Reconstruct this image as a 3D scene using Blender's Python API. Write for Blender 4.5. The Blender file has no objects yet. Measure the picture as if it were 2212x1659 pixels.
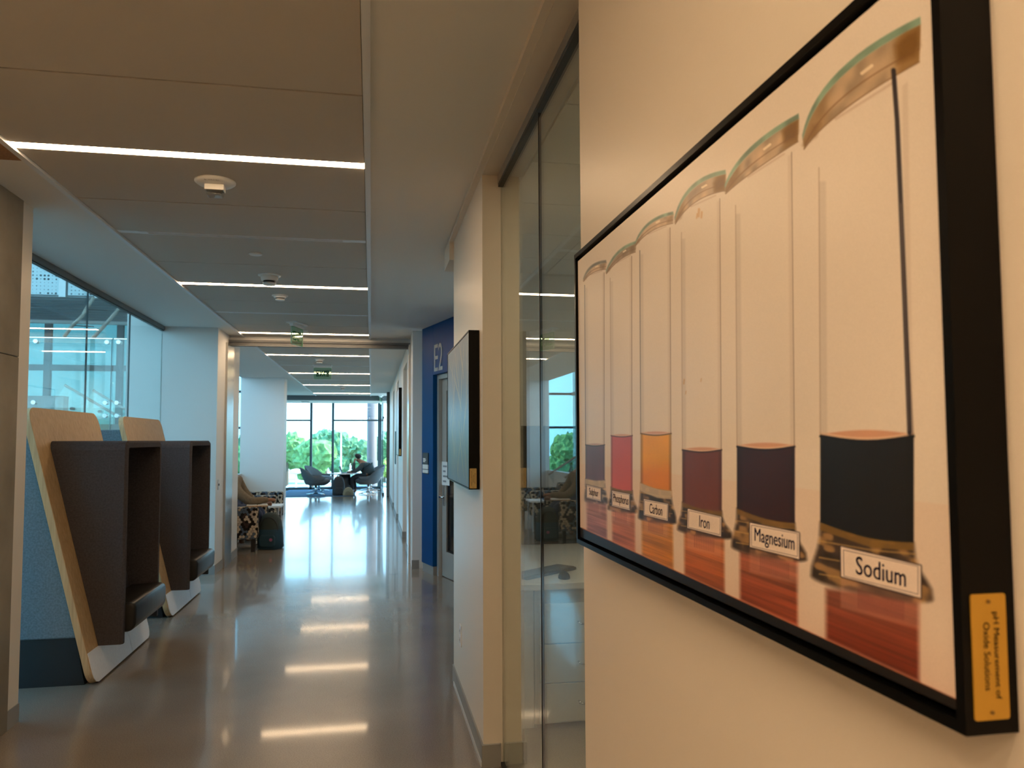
import bpy, bmesh, math, random
import numpy as np
from mathutils import Vector, Matrix
random.seed(7)
S = bpy.context.scene
COL = S.collection
# ------------------------------------------------------------------ camera
FPX, CXP, CYP = 1627.76, 1106.0, 860.665
YAW, PIT, ROL = [math.radians(a) for a in (10.5853, 3.1494, -0.24656)]
CAMH = 1.5
_f = np.array([math.sin(YAW)*math.cos(PIT), math.cos(YAW)*math.cos(PIT), math.sin(PIT)])
_r0 = np.array([math.cos(YAW), -math.sin(YAW), 0.0]); _u0 = np.cross(_r0, _f)
_r = math.cos(ROL)*_r0 + math.sin(ROL)*_u0
_u = -math.sin(ROL)*_r0 + math.cos(ROL)*_u0
cam_d = bpy.data.cameras.new('camera'); cam = bpy.data.objects.new('camera', cam_d); COL.objects.link(cam)
cam_d.sensor_fit = 'HORIZONTAL'; cam_d.sensor_width = 36.0
cam_d.lens = FPX/2212*36
cam_d.shift_y = (CYP-829.5)/2212
cam_d.clip_start = 0.02; cam_d.clip_end = 600
cam.matrix_world = Matrix(((_r[0], _u[0], -_f[0], 0), (_r[1], _u[1], -_f[1], 0), (_r[2], _u[2], -_f[2], CAMH), (0, 0, 0, 1)))
cam_d.dof.use_dof = True; cam_d.dof.focus_distance = 2.6; cam_d.dof.aperture_fstop = 8.0
S.camera = cam
# ------------------------------------------------------------------ light: sky, sun, exposure
SKY = 6.0
w = bpy.data.worlds.new('sky'); S.world = w; w.use_nodes = True
nt = w.node_tree; nt.nodes.clear()
out = nt.nodes.new('ShaderNodeOutputWorld'); bg = nt.nodes.new('ShaderNodeBackground')
tc = nt.nodes.new('ShaderNodeTexCoord'); sx = nt.nodes.new('ShaderNodeSeparateXYZ'); cr = nt.nodes.new('ShaderNodeValToRGB')
nt.links.new(tc.outputs['Generated'], sx.inputs[0]); nt.links.new(sx.outputs['Z'], cr.inputs[0])
cr.color_ramp.elements[0].position = 0.0; cr.color_ramp.elements[0].color = (0.42, 0.77, 1.0, 1)
cr.color_ramp.elements[1].position = 0.7; cr.color_ramp.elements[1].color = (0.20, 0.56, 1.0, 1)
nt.links.new(cr.outputs[0], bg.inputs[0]); bg.inputs[1].default_value = SKY
nt.links.new(bg.outputs[0], out.inputs[0])
sun_d = bpy.data.lights.new('sun', 'SUN'); sun = bpy.data.objects.new('sun', sun_d); COL.objects.link(sun)
sun_d.energy = 11.0; sun_d.angle = math.radians(0.6); sun_d.color = (1.0, 0.95, 0.85)
sun.rotation_euler = Vector((-0.8, 0.02, -0.62)).to_track_quat('-Z', 'Y').to_euler()
STRIP = 46.0                       # radiance of the ceiling strips
STRIP_COL = (1.0, 0.69, 0.41)
S.view_settings.view_transform = 'Standard'; S.view_settings.look = 'None'
S.view_settings.exposure = 0.0; S.view_settings.gamma = 1.0; S.view_settings.use_curve_mapping = False
S.cycles.use_denoising = True
S.cycles.max_bounces = 10; S.cycles.diffuse_bounces = 5; S.cycles.glossy_bounces = 5
S.cycles.transmission_bounces = 6; S.cycles.transparent_max_bounces = 24
S.cycles.sample_clamp_indirect = 8.0; S.cycles.caustics_reflective = False; S.cycles.caustics_refractive = False
# ------------------------------------------------------------------ photo pixels -> positions
def ray(x, y): return ((x-CXP)/FPX)*_r - ((y-CYP)/FPX)*_u + _f
def pl(x, y, ax, v):
    d = ray(x, y); o = np.array([0, 0, CAMH]); t = (v-o[ax])/d[ax]; p = o+t*d
    return Vector((float(p[0]), float(p[1]), float(p[2])))
CEIL = 2.80
def G(x, y): return pl(x, y, 2, 0.0)
def C(x, y, z=CEIL): return pl(x, y, 2, z)
def PX(x, y, v): return pl(x, y, 0, v)
def PY(x, y, v): return pl(x, y, 1, v)
def to_px(X, Y, Z):
    a = X*_r[0]+Y*_r[1]+(Z-CAMH)*_r[2]; b = X*_u[0]+Y*_u[1]+(Z-CAMH)*_u[2]; c = X*_f[0]+Y*_f[1]+(Z-CAMH)*_f[2]
    return CXP+FPX*a/c, CYP-FPX*b/c
# ------------------------------------------------------------------ materials
def lin(c):
    return tuple(((v/255)/12.92 if v/255 <= 0.04045 else ((v/255+0.055)/1.055)**2.4) for v in c)
def nodes(name):
    m = bpy.data.materials.new(name); m.use_nodes = True
    return m, m.node_tree, m.node_tree.nodes['Principled BSDF']
def setp(b, **k):
    for n, v in k.items():
        b.inputs[n.replace('_', ' ')].default_value = v
def mat(name, col, rough=0.5, metal=0.0, spec=0.5, var=0.0, scale=8.0, bump=0.0, bscale=200.0, stretch=(1, 1, 1), coat=0.0, col2=None):
    m, t, b = nodes(name)
    c = tuple(col)+(1,)
    setp(b, Roughness=rough, Metallic=metal, Specular_IOR_Level=spec)
    b.inputs['Base Color'].default_value = c
    if coat: setp(b, Coat_Weight=coat, Coat_Roughness=0.08)
    co = t.nodes.new('ShaderNodeTexCoord'); mp = t.nodes.new('ShaderNodeMapping'); t.links.new(co.outputs['Object'], mp.inputs[0])
    mp.inputs['Scale'].default_value = stretch
    if var or col2:
        n = t.nodes.new('ShaderNodeTexNoise'); n.inputs['Scale'].default_value = scale; n.inputs['Detail'].default_value = 6
        t.links.new(mp.outputs[0], n.inputs['Vector'])
        r = t.nodes.new('ShaderNodeValToRGB'); t.links.new(n.outputs[0], r.inputs[0])
        r.color_ramp.elements[0].position = 0.3; r.color_ramp.elements[1].position = 0.7
        if col2:
            r.color_ramp.elements[0].color = c; r.color_ramp.elements[1].color = tuple(col2)+(1,)
        else:
            r.color_ramp.elements[0].color = tuple(v*(1-var) for v in col)+(1,)
            r.color_ramp.elements[1].color = tuple(min(1, v*(1+var)) for v in col)+(1,)
        t.links.new(r.outputs[0], b.inputs['Base Color'])
    if bump:
        n2 = t.nodes.new('ShaderNodeTexNoise'); n2.inputs['Scale'].default_value = bscale; n2.inputs['Detail'].default_value = 3
        t.links.new(mp.outputs[0], n2.inputs['Vector'])
        bp = t.nodes.new('ShaderNodeBump'); bp.inputs['Strength'].default_value = bump; bp.inputs['Distance'].default_value = 0.002
        t.links.new(n2.outputs[0], bp.inputs['Height']); t.links.new(bp.outputs[0], b.inputs['Normal'])
    return m
def emis(name, col, s):
    m, t, b = nodes(name); setp(b, Roughness=0.5)
    b.inputs['Base Color'].default_value = (0.8, 0.8, 0.8, 1)
    b.inputs['Emission Color'].default_value = tuple(col)+(1,); b.inputs['Emission Strength'].default_value = s
    return m
def glass(name, tint=(0.93, 0.97, 0.96), ior=1.5, refl=1.0):
    m = bpy.data.materials.new(name); m.use_nodes = True; t = m.node_tree; t.nodes.clear()
    o = t.nodes.new('ShaderNodeOutputMaterial'); mx = t.nodes.new('ShaderNodeMixShader')
    tr = t.nodes.new('ShaderNodeBsdfTransparent'); gl = t.nodes.new('ShaderNodeBsdfGlossy'); fr = t.nodes.new('ShaderNodeFresnel')
    tr.inputs[0].default_value = tuple(tint)+(1,); gl.inputs['Roughness'].default_value = 0.0
    gl.inputs[0].default_value = (refl, refl, refl, 1)
    ge = t.nodes.new('ShaderNodeNewGeometry'); m1 = t.nodes.new('ShaderNodeMath'); m1.operation = 'MULTIPLY_ADD'; m1.inputs[1].default_value = -2.0; m1.inputs[2].default_value = 1.0
    m2 = t.nodes.new('ShaderNodeMath'); m2.operation = 'POWER'; m2.inputs[0].default_value = ior      # same reflectance from both sides of a face
    t.links.new(ge.outputs['Backfacing'], m1.inputs[0]); t.links.new(m1.outputs[0], m2.inputs[1]); t.links.new(m2.outputs[0], fr.inputs[0])
    t.links.new(fr.outputs[0], mx.inputs[0]); t.links.new(tr.outputs[0], mx.inputs[1]); t.links.new(gl.outputs[0], mx.inputs[2])
    t.links.new(mx.outputs[0], o.inputs[0])
    return m
def pixel_image(name, arr):
    h, wd = arr.shape[:2]
    im = bpy.data.images.new(name, wd, h, alpha=False)
    a = np.ones((h, wd, 4), dtype=np.float32); a[..., :3] = np.clip(arr, 0, 1)
    im.pixels.foreach_set(a.ravel()); im.update(); im.pack()
    return im
def image_mat(name, im, rough=0.5, box=None, spec=0.5):
    m, t, b = nodes(name); setp(b, Roughness=rough, Specular_IOR_Level=spec)
    ti = t.nodes.new('ShaderNodeTexImage'); ti.image = im; co = t.nodes.new('ShaderNodeTexCoord')
    if box:
        mp = t.nodes.new('ShaderNodeMapping'); mp.inputs['Scale'].default_value = (1/box,)*3
        t.links.new(co.outputs['Object'], mp.inputs[0]); t.links.new(mp.outputs[0], ti.inputs[0])
        ti.projection = 'BOX'; ti.projection_blend = 0.1
    else:
        t.links.new(co.outputs['UV'], ti.inputs[0]); ti.extension = 'EXTEND'
    t.links.new(ti.outputs[0], b.inputs['Base Color'])
    return m
def wood_mat(name, c1, c2, rough=0.45, stretch=(30, 30, 1.2)):
    return mat(name, c1, rough=rough, col2=c2, scale=3.0, stretch=stretch, bump=0.05, bscale=12)

M = {}
M['wall'] = mat('wall_paint', (0.78, 0.71, 0.61), rough=0.38, spec=0.4, bump=0.12, bscale=260)
M['white_wall'] = mat('white_paint', (0.78, 0.78, 0.76), rough=0.45, spec=0.4, bump=0.06, bscale=260)
M['ceil'] = mat('ceiling_paint', (0.82, 0.81, 0.77), rough=0.85, bump=0.03)
M['panel'] = mat('ceiling_panel_board', (0.60, 0.56, 0.50), rough=0.8)
M['alu'] = mat('brushed_aluminium', (0.60, 0.62, 0.64), rough=0.38, metal=0.35)
M['track'] = mat('painted_track', (0.12, 0.125, 0.13), rough=0.6)
M['pale_trim'] = mat('pale_trim', (0.78, 0.80, 0.82), rough=0.4)
M['steel'] = mat('stainless_steel', (0.55, 0.55, 0.53), rough=0.28, metal=1.0, stretch=(40, 40, 1), var=0.08, scale=4)
M['black'] = mat('black_metal', (0.012, 0.012, 0.013), rough=0.35)
M['blackframe'] = mat('black_frame', (0.002, 0.002, 0.002), rough=0.3, spec=0.14)
M['rail'] = mat('dark_rail', (0.02, 0.02, 0.022), rough=0.4)
M['base'] = mat('grey_base', (0.30, 0.30, 0.29), rough=0.5)
M['concrete'] = mat('cast_concrete', (0.28, 0.245, 0.19), rough=0.75, var=0.25, scale=2.5, bump=0.2, bscale=30)
M['blue'] = mat('blue_panel', lin((0, 70, 128)), rough=0.5, spec=0.15)
M['doorgrey'] = mat('door_grey', (0.42, 0.41, 0.38), rough=0.4, metal=0.15)
M['white'] = mat('white_plastic', (0.80, 0.80, 0.78), rough=0.4)
M['oak'] = wood_mat('oak_veneer', lin((210, 178, 132)), lin((184, 148, 104)))
M['oak_side'] = wood_mat('oak_edge', lin((176, 128, 84)), lin((140, 96, 58)))
M['kick'] = mat('kick_laminate', (0.90, 0.91, 0.93), rough=0.3, metal=0.0, stretch=(50, 50, 1), var=0.06, scale=5)
M['felt'] = mat('grey_felt', lin((78, 74, 76)), rough=0.95, spec=0.1, var=0.18, scale=90, bump=0.3, bscale=500)
M['bluefelt'] = mat('blue_grey_felt', lin((108, 124, 134)), rough=0.95, spec=0.1, var=0.2, scale=90, bump=0.3, bscale=500)
M['leather'] = mat('black_leather', (0.010, 0.009, 0.008), rough=0.36, spec=0.35, bump=0.5, bscale=14)
M['plinth'] = mat('dark_plinth', lin((18, 22, 26)), rough=0.6)
M['brass'] = mat('brass_plate', lin((206, 160, 58)), rough=0.38, metal=0.35)
M['brass2'] = mat('brass_plate_pale', lin((190, 165, 105)), rough=0.38, metal=0.35)
M['ink'] = mat('dark_ink', (0.02, 0.016, 0.01), rough=0.6)
M['navy'] = mat('navy_ink', lin((38, 36, 92)), rough=0.55)
M['glass'] = glass('clear_glass', (0.90, 0.95, 0.93))
M['officeglass'] = glass('office_glass', (0.90, 0.93, 0.89), ior=1.5)
M['farglass'] = glass('window_glass', (0.96, 0.99, 0.99))
M['tint'] = glass('blue_tinted_glass', (0.235, 0.37, 0.375))
M['tint2'] = glass('pale_blue_glass', (0.55, 0.72, 0.74))
M['diffuser'] = emis('strip_diffuser', STRIP_COL, STRIP)
M['edge_glow'] = emis('glowing_glass_edge', (0.9, 0.97, 1.0), 1.2)  # glow put into the balustrade glass edges, which are no lamp
M['exit'] = mat('green_glass', (0.05, 0.35, 0.12), rough=0.1)
M['exitglass'] = glass('exit_panel', (0.72, 0.9, 0.76))
M['rubber'] = mat('dark_rubber', (0.03, 0.03, 0.032), rough=0.6)
M['skin'] = mat('skin', lin((150, 105, 80)), rough=0.55)
M['hair'] = mat('dark_hair', (0.012, 0.010, 0.009), rough=0.6, bump=0.6, bscale=40)
M['greyshell'] = mat('grey_upholstery', lin((96, 98, 100)), rough=0.9, var=0.1, scale=60)
M['chrome'] = mat('chrome', (0.7, 0.71, 0.72), rough=0.15, metal=1.0)
# polished concrete floor
m, t, b = nodes('polished_concrete'); M['floor'] = m
co = t.nodes.new('ShaderNodeTexCoord'); n1 = t.nodes.new('ShaderNodeTexNoise'); n1.inputs['Scale'].default_value = 0.9; n1.inputs['Detail'].default_value = 8
n2 = t.nodes.new('ShaderNodeTexNoise'); n2.inputs['Scale'].default_value = 160; n2.inputs['Detail'].default_value = 2
t.links.new(co.outputs['Object'], n1.inputs[0]); t.links.new(co.outputs['Object'], n2.inputs[0])
r1 = t.nodes.new('ShaderNodeValToRGB'); t.links.new(n1.outputs[0], r1.inputs[0])
r1.color_ramp.elements[0].position = 0.3; r1.color_ramp.elements[0].color = (0.22, 0.19, 0.16, 1)
r1.color_ramp.elements[1].position = 0.72; r1.color_ramp.elements[1].color = (0.31, 0.27, 0.23, 1)
mxn = t.nodes.new('ShaderNodeMix'); mxn.data_type = 'RGBA'; mxn.blend_type = 'MULTIPLY'; mxn.inputs[0].default_value = 0.45
r2 = t.nodes.new('ShaderNodeValToRGB'); t.links.new(n2.outputs[0], r2.inputs[0])
r2.color_ramp.elements[0].position = 0.32; r2.color_ramp.elements[0].color = (0.5, 0.5, 0.5, 1); r2.color_ramp.elements[1].position = 0.6; r2.color_ramp.elements[1].color = (1, 1, 1, 1)
t.links.new(r1.outputs[0], mxn.inputs[6]); t.links.new(r2.outputs[0], mxn.inputs[7]); t.links.new(mxn.outputs[2], b.inputs['Base Color'])
n3 = t.nodes.new('ShaderNodeTexNoise'); n3.inputs['Scale'].default_value = 3.0; n3.inputs['Detail'].default_value = 2; t.links.new(co.outputs['Object'], n3.inputs[0])
bp = t.nodes.new('ShaderNodeBump'); bp.inputs['Strength'].default_value = 0.025; bp.inputs['Distance'].default_value = 0.004
t.links.new(n3.outputs[0], bp.inputs['Height']); t.links.new(bp.outputs[0], b.inputs['Normal'])
mr = t.nodes.new('ShaderNodeMapRange'); t.links.new(n1.outputs[0], mr.inputs[0])
mr.inputs[3].default_value = 0.17; mr.inputs[4].default_value = 0.26
t.links.new(mr.outputs[0], b.inputs['Roughness']); setp(b, Specular_IOR_Level=0.42, Coat_Weight=0.45, Coat_Roughness=0.06)

# ------------------------------------------------------------------ mesh builder
class MB:
    def __init__(s): s.v = []; s.f = []; s.m = []
    def add(s, v, f, mi=0):
        o = len(s.v); s.v += [tuple(p) for p in v]; s.f += [tuple(i+o for i in q) for q in f]; s.m += [mi]*len(f); return s
    def box(s, x0, x1, y0, y1, z0, z1, mi=0):
        v = [(x0, y0, z0), (x1, y0, z0), (x1, y1, z0), (x0, y1, z0), (x0, y0, z1), (x1, y0, z1), (x1, y1, z1), (x0, y1, z1)]
        return s.add(v, [(0, 3, 2, 1), (4, 5, 6, 7), (0, 1, 5, 4), (1, 2, 6, 5), (2, 3, 7, 6), (3, 0, 4, 7)], mi)
    def prism(s, pts, ax, a, b, mi=0):
        def mk(p, h):
            return (h, p[0], p[1]) if ax == 0 else ((p[0], h, p[1]) if ax == 1 else (p[0], p[1], h))
        n = len(pts); v = [mk(p, a) for p in pts]+[mk(p, b) for p in pts]
        f = [tuple(range(n)), tuple(range(2*n-1, n-1, -1))]+[(i, i+n, (i+1) % n+n, (i+1) % n) for i in range(n)]
        return s.add(v, f, mi)
    def cyl(s, p0, p1, r0, r1=None, n=16, mi=0, cap=True):
        r1 = r0 if r1 is None else r1
        p0 = Vector(p0); p1 = Vector(p1); d = (p1-p0).normalized()
        a = d.orthogonal().normalized(); c = d.cross(a)
        v = []
        for p, r in ((p0, r0), (p1, r1)):
            for i in range(n):
                t_ = 2*math.pi*i/n; v.append(p+(a*math.cos(t_)+c*math.sin(t_))*r)
        f = [(i, (i+1) % n, (i+1) % n+n, i+n) for i in range(n)]
        if cap: f += [tuple(range(n-1, -1, -1)), tuple(range(n, 2*n))]
        return s.add(v, f, mi)
    def tube(s, pts, r, n=10, mi=0):
        for a, c in zip(pts[:-1], pts[1:]): s.cyl(a, c, r, n=n, mi=mi)
        return s
    def lathe(s, prof, c, n=24, mi=0):
        v = []; k = len(prof)
        for r, z in prof:
            for i in range(n):
                t_ = 2*math.pi*i/n; v.append((c[0]+r*math.cos(t_), c[1]+r*math.sin(t_), c[2]+z))
        f = []
        for j in range(k-1):
            for i in range(n): f.append((j*n+i, j*n+(i+1) % n, (j+1)*n+(i+1) % n, (j+1)*n+i))
        f += [tuple(range(n-1, -1, -1)), tuple(range((k-1)*n, k*n))]
        return s.add(v, f, mi)
    def grid(s, P, mi=0):
        h = len(P); wd = len(P[0]); v = [p for row in P for p in row]
        return s.add(v, [(j*wd+i, j*wd+i+1, (j+1)*wd+i+1, (j+1)*wd+i) for j in range(h-1) for i in range(wd-1)], mi)
    def build(s, name, mats, parent=None, bevel=0.0, smooth=False, seg=2):
        me = bpy.data.meshes.new(name); me.from_pydata(s.v, [], s.f); me.update()
        mats = mats if isinstance(mats, (list, tuple)) else [mats]
        for q in mats: me.materials.append(M[q] if isinstance(q, str) else q)
        if len(mats) > 1: me.polygons.foreach_set('material_index', s.m)
        bm = bmesh.new(); bm.from_mesh(me); bmesh.ops.remove_doubles(bm, verts=bm.verts, dist=1e-6)
        bmesh.ops.recalc_face_normals(bm, faces=bm.faces); bm.to_mesh(me); bm.free()
        o = bpy.data.objects.new(name, me); COL.objects.link(o)
        if parent is not None: o.parent = parent
        if bevel:
            bv = o.modifiers.new('bevel', 'BEVEL'); bv.width = bevel; bv.segments = seg; bv.limit_method = 'ANGLE'; bv.angle_limit = math.radians(40)
        if smooth:
            for p in me.polygons: p.use_smooth = True
        return o
def box(name, x0, x1, y0, y1, z0, z1, m, parent=None, bevel=0.0): return MB().box(x0, x1, y0, y1, z0, z1).build(name, m, parent, bevel)
def tag(o, label, cat, group=None):
    o['label'] = label; o['category'] = cat
    if group: o['group'] = group
    return o
def thing(name, label, cat, loc=(0, 0, 0), group=None, rz=0):
    o = bpy.data.objects.new(name, None); COL.objects.link(o); o.location = loc; o.rotation_euler = (0, 0, rz)
    o.empty_display_size = 0.05
    return tag(o, label, cat, group)
def at(o, parent, loc=None):
    """parent a world-built mesh under an Empty without moving it"""
    o.parent = parent; o.matrix_parent_inverse = Matrix.LocRotScale(parent.location, parent.rotation_euler, None).inverted()
    return o
def struct(o, label=None):
    o['kind'] = 'structure'
    if label: o['label'] = label
    return o
def copy_tree(o, parent=None):
    c = o.copy(); COL.objects.link(c); c.parent = parent
    if parent is not None: c.matrix_parent_inverse = o.matrix_parent_inverse.copy()
    for ch in list(o.children): copy_tree(ch, c)
    return c
def rrect(w2, h2, r, n=5, cx=0, cy=0):
    p = []
    for sx_, sy_, a0 in ((1, 1, 0), (-1, 1, 90), (-1, -1, 180), (1, -1, 270)):
        for i in range(n+1):
            a = math.radians(a0+90*i/n); p.append((cx+sx_*(w2-r)+r*math.cos(a), cy+sy_*(h2-r)+r*math.sin(a)))
    return p
def text_mesh(body, spacing=1.0, align='CENTER', lh=1.0):
    cu = bpy.data.curves.new('lettering', 'FONT'); cu.body = body; cu.align_x = align; cu.align_y = 'CENTER'
    cu.space_character = spacing; cu.space_line = lh; cu.resolution_u = 3
    o = bpy.data.objects.new('lettering', cu); COL.objects.link(o)
    bpy.context.view_layer.update()
    me = o.evaluated_get(bpy.context.evaluated_depsgraph_get()).to_mesh()
    v = [tuple(q.co) for q in me.vertices]; f = [tuple(p.vertices) for p in me.polygons]
    bpy.data.objects.remove(o); bpy.data.curves.remove(cu)
    xs = [q[0] for q in v]; ys = [q[1] for q in v]
    x0, x1, y0, y1 = min(xs), max(xs), min(ys), max(ys)
    return [((q[0]-x0)/(x1-x0), (q[1]-y0)/(y1-y0)) for q in v], f, (x1-x0)/(y1-y0)
def lettering(body, fn, m, parent, world_parent=False, **k):
    """fn maps (u, v) in the text's unit box to a world/local position"""
    uv, f, asp = text_mesh(body, **k)
    d_ = 0.022/asp                              # struck twice, for a heavier face
    b_ = MB().add([fn(u*(1-d_), v) for u, v in uv], f).add([fn(u*(1-d_)+d_, v) for u, v in uv], f)
    me = bpy.data.meshes.new('lettering'); me.from_pydata(b_.v, [], b_.f); me.update(); me.materials.append(M[m] if isinstance(m, str) else m)
    o = bpy.data.objects.new('lettering', me); COL.objects.link(o)
    if world_parent: at(o, parent)
    else: o.parent = parent
    return o
def skin(name, pts, edges, rad, m, parent, sub=2):
    me = bpy.data.meshes.new(name); me.from_pydata(pts, edges, []); o = bpy.data.objects.new(name, me); COL.objects.link(o)
    sm = o.modifiers.new('skin', 'SKIN'); sm.use_smooth_shade = True
    lay = me.skin_vertices[0].data if len(me.skin_vertices) else me.attributes
    for i, r in enumerate(rad):
        r = r if isinstance(r, tuple) else (r, r)
        me.skin_vertices[0].data[i].radius = r
    me.skin_vertices[0].data[0].use_root = True
    ss = o.modifiers.new('sub', 'SUBSURF'); ss.levels = sub; ss.render_levels = sub
    bpy.context.view_layer.update()
    me2 = bpy.data.meshes.new_from_object(o.evaluated_get(bpy.context.evaluated_depsgraph_get()))
    me2.name = name; bpy.data.objects.remove(o)
    me2.materials.clear(); me2.materials.append(M[m] if isinstance(m, str) else m)
    for p in me2.polygons: p.use_smooth = True
    o = bpy.data.objects.new(name, me2); COL.objects.link(o); o.parent = parent
    return o
def chain(pts_list):
    """[(pts, radii), ...] -> pts, edges, radii; a chain may start at index of an existing point: ((idx), pts, radii)"""
    P, E, R = [], [], []
    for start, pts, rad in pts_list:
        prev = start
        for p, r in zip(pts, rad):
            P.append(tuple(p)); R.append(r); i = len(P)-1
            if prev is not None: E.append((prev, i))
            prev = i
    return P, E, R
# ================================================================== THE SETTING
XR = 0.517                                   # corridor's right wall face
SL, SR = -1.56, -0.03                        # panel strip in the ceiling
GLX = -2.33                                  # glass wall behind the booths
struct(box('floor', -2.66, 3.6, -4.0, 24.12, -0.3, 0.0, 'floor'), 'polished brown-grey concrete floor')
# ---- ceiling
cm = MB()
cm.box(SR+0.02, XR, -4.0, 22.3, CEIL, 2.84)
cm.box(GLX, SL-0.02, 3.78, 9.65, CEIL, 2.84)
cm.box(-2.62, SL-0.02, 9.65, 22.3, CEIL, 2.84)
cm.box(SL-0.1, SR+0.1, -4.0, 22.3, 2.87, 2.90)
ceiling = struct(cm.build('ceiling', 'ceil'), 'painted plaster ceiling with a strip of long panels')
box('wood_soffit', -2.35, SL-0.02, -4.0, 3.78, CEIL, 2.84, 'oak_side', ceiling)
for xa, xb in ((SL-0.02, SL+0.008), (SR-0.008, SR+0.02)):
    box('edge_trim', xa, xb, -4.0, 22.3, CEIL-0.014, 2.85, 'pale_trim', ceiling)
LIGHT_Y = [-2.372, -1.628, -0.884, -0.14, 0.604, 3.58, 6.535, 9.43, 11.80, 14.96, 18.08, 21.24]  # second to fourth strips are added behind the camera to brighten the near wall
DIFF_Y = [2.06, 4.97, 7.95, 13.4, 16.55, 19.7]
seams = sorted([3.58-0.744*k for k in range(1, 10)]+[4.31, 5.76, 7.28, 8.74, 10.25, 11.02, 12.6, 14.17, 15.75, 17.3, 18.9, 20.45, 21.95]+LIGHT_Y+DIFF_Y)
ss_ = []
for s_ in seams:
    if not ss_ or s_-ss_[-1] > 0.2: ss_.append(s_)
edges_y = [-4.0]+ss_+[22.3]
for a, c in zip(edges_y[:-1], edges_y[1:]):
    ga = 0.035 if any(abs(a-l) < 0.02 for l in LIGHT_Y) else (0.030 if any(abs(a-l) < 0.02 for l in DIFF_Y) else 0.0055)
    gc = 0.035 if any(abs(c-l) < 0.02 for l in LIGHT_Y) else (0.030 if any(abs(c-l) < 0.02 for l in DIFF_Y) else 0.0055)
    if c-gc-(a+ga) < 0.05: continue
    box('ceiling_panel', SL+0.010, SR-0.010, a+ga, c-gc, CEIL, CEIL+0.025, 'panel', ceiling, bevel=0.002)
struct(box('ceiling_slab', -2.62, 3.6, -4.0, 24.3, 2.95, 3.4, 'ceil'), 'floor slab above the corridor')
# bay ceiling and beam at the far window
struct(box('trim_1', -2.62, 0.62, 22.3, 22.55, 2.665, 2.95, mat('dark_beam', (0.10, 0.115, 0.12), rough=0.5)), 'dark beam in front of the window bay')
struct(box('ceiling_bay', -2.62, 0.62, 22.55, 24.07, 2.665, 2.75, 'ceil'), 'white ceiling of the window bay')
# ---- right wall
struct(box('wall_right', XR, 0.70, -4.0, 1.812, 0, 2.95, 'wall'), 'cream wall that carries the large print')
struct(box('wall_right', XR, 0.70, 3.52, 4.79, 0, 2.95, 'wall'), 'cream wall pier between the office glass and the blue door')
struct(box('trim_2', XR, 0.70, 1.812, 3.52, 2.772, 2.95, 'wall'), 'soffit above the office glass')
struct(MB().box(0.489, XR, 1.812, 4.79, 2.776, 2.80).box(0.489, 0.60, 4.79, 5.13, 2.66, 2.80).build('trim_3', 'wall'), 'small bulkhead where wall meets ceiling')
# office glass
win2 = thing('window_2', 'frameless office glass', 'window', (0.61, 1.812, 0)); win2['kind'] = 'structure'; del win2['category']
for ya, yb in ((1.80, 2.679), (2.684, 3.52)):
    at(box('pane', 0.606, 0.614, ya, yb, 0.012, 2.73, 'officeglass'), win2)
at(box('top_rail', 0.594, 0.626, 1.80, 3.52, 2.717, 2.732, 'rail'), win2)
at(box('fascia', 0.592, 0.628, 1.80, 3.52, 2.732, 2.772, 'steel'), win2)
at(box('bottom_channel', 0.597, 0.623, 1.80, 3.52, 0.0, 0.014, 'rail'), win2)
at(box('joint', 0.6045, 0.6155, 2.679, 2.684, 0.012, 2.72, 'rail'), win2)
# office shell
struct(box('wall_office_back', 0.70, 3.6, 5.60, 5.72, 0, 2.95, 'white_wall'))
struct(box('wall_office_right', 3.5, 3.6, 0.9, 5.6, 0, 2.95, 'white_wall'))
struct(box('wall_office_front', 0.70, 3.5, 0.8, 0.9, 0, 2.95, 'white_wall'))
oc = struct(box('ceiling_office', 0.70, 3.5, 0.9, 5.6, 2.79, 2.83, 'ceil'))
for k in range(5):
    for j in range(8):
        box('ceiling_tile', 0.72+0.6*k, 0.72+0.6*k+0.59, 0.92+0.6*j, min(5.59, 0.92+0.6*j+0.59), 2.775, 2.79, 'ceil', oc)
struct(box('baseboard_right', XR-0.008, XR, 3.512, 4.79, 0, 0.10, 'base'), 'grey vinyl baseboard')
struct(box('baseboard_right', XR-0.008, XR, -4.0, 1.812, 0, 0.10, 'base'), 'grey vinyl baseboard')
struct(box('baseboard_jamb', XR-0.008, 0.596, 3.506, 3.52, 0, 0.10, 'base'), 'grey vinyl baseboard')
struct(box('trim_4', XR-0.013, XR-0.008, 3.515, 4.70, 0.0, 0.022, 'alu'), 'thin metal cove strip at the wall foot')
# ---- blue portal with door E2
B0 = Vector((0.58, 8.82, 0)); B1 = Vector((0.82, 7.93, 0)); BE = (B1-B0).normalized(); BN = Vector((BE.y, -BE.x, 0))   # BN points behind the wall? fixed below
if BN.x < 0: BN = -BN                        # away from the corridor
def bw(s, d, z): return B0+BE*s+BN*d+Vector((0, 0, z))
def bs(px, py, d=0.0):
    """pixel -> (s, z) on the portal plane set back by d"""
    o = Vector((0, 0, CAMH)); r_ = Vector([float(q) for q in ray(px, py)]); p0 = bw(0, d, 0); t_ = (p0-o).dot(BN)/r_.dot(BN); p = o+r_*t_
    return (p-p0).dot(BE), p.z
def bbox(s0, s1, d0, d1, z0, z1, mb=None):
    mb = mb or MB()
    v = [bw(s, d, z) for z in (z0, z1) for d in (d0, d1) for s in (s0, s1)]
    return mb.add(v, [(0, 1, 3, 2), (4, 6, 7, 5), (0, 4, 5, 1), (2, 3, 7, 6), (0, 2, 6, 4), (1, 5, 7, 3)])
s_col = bs(935, 1000)[0]; z_top = bs(945, 808)[1]
DW = 1.02
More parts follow.
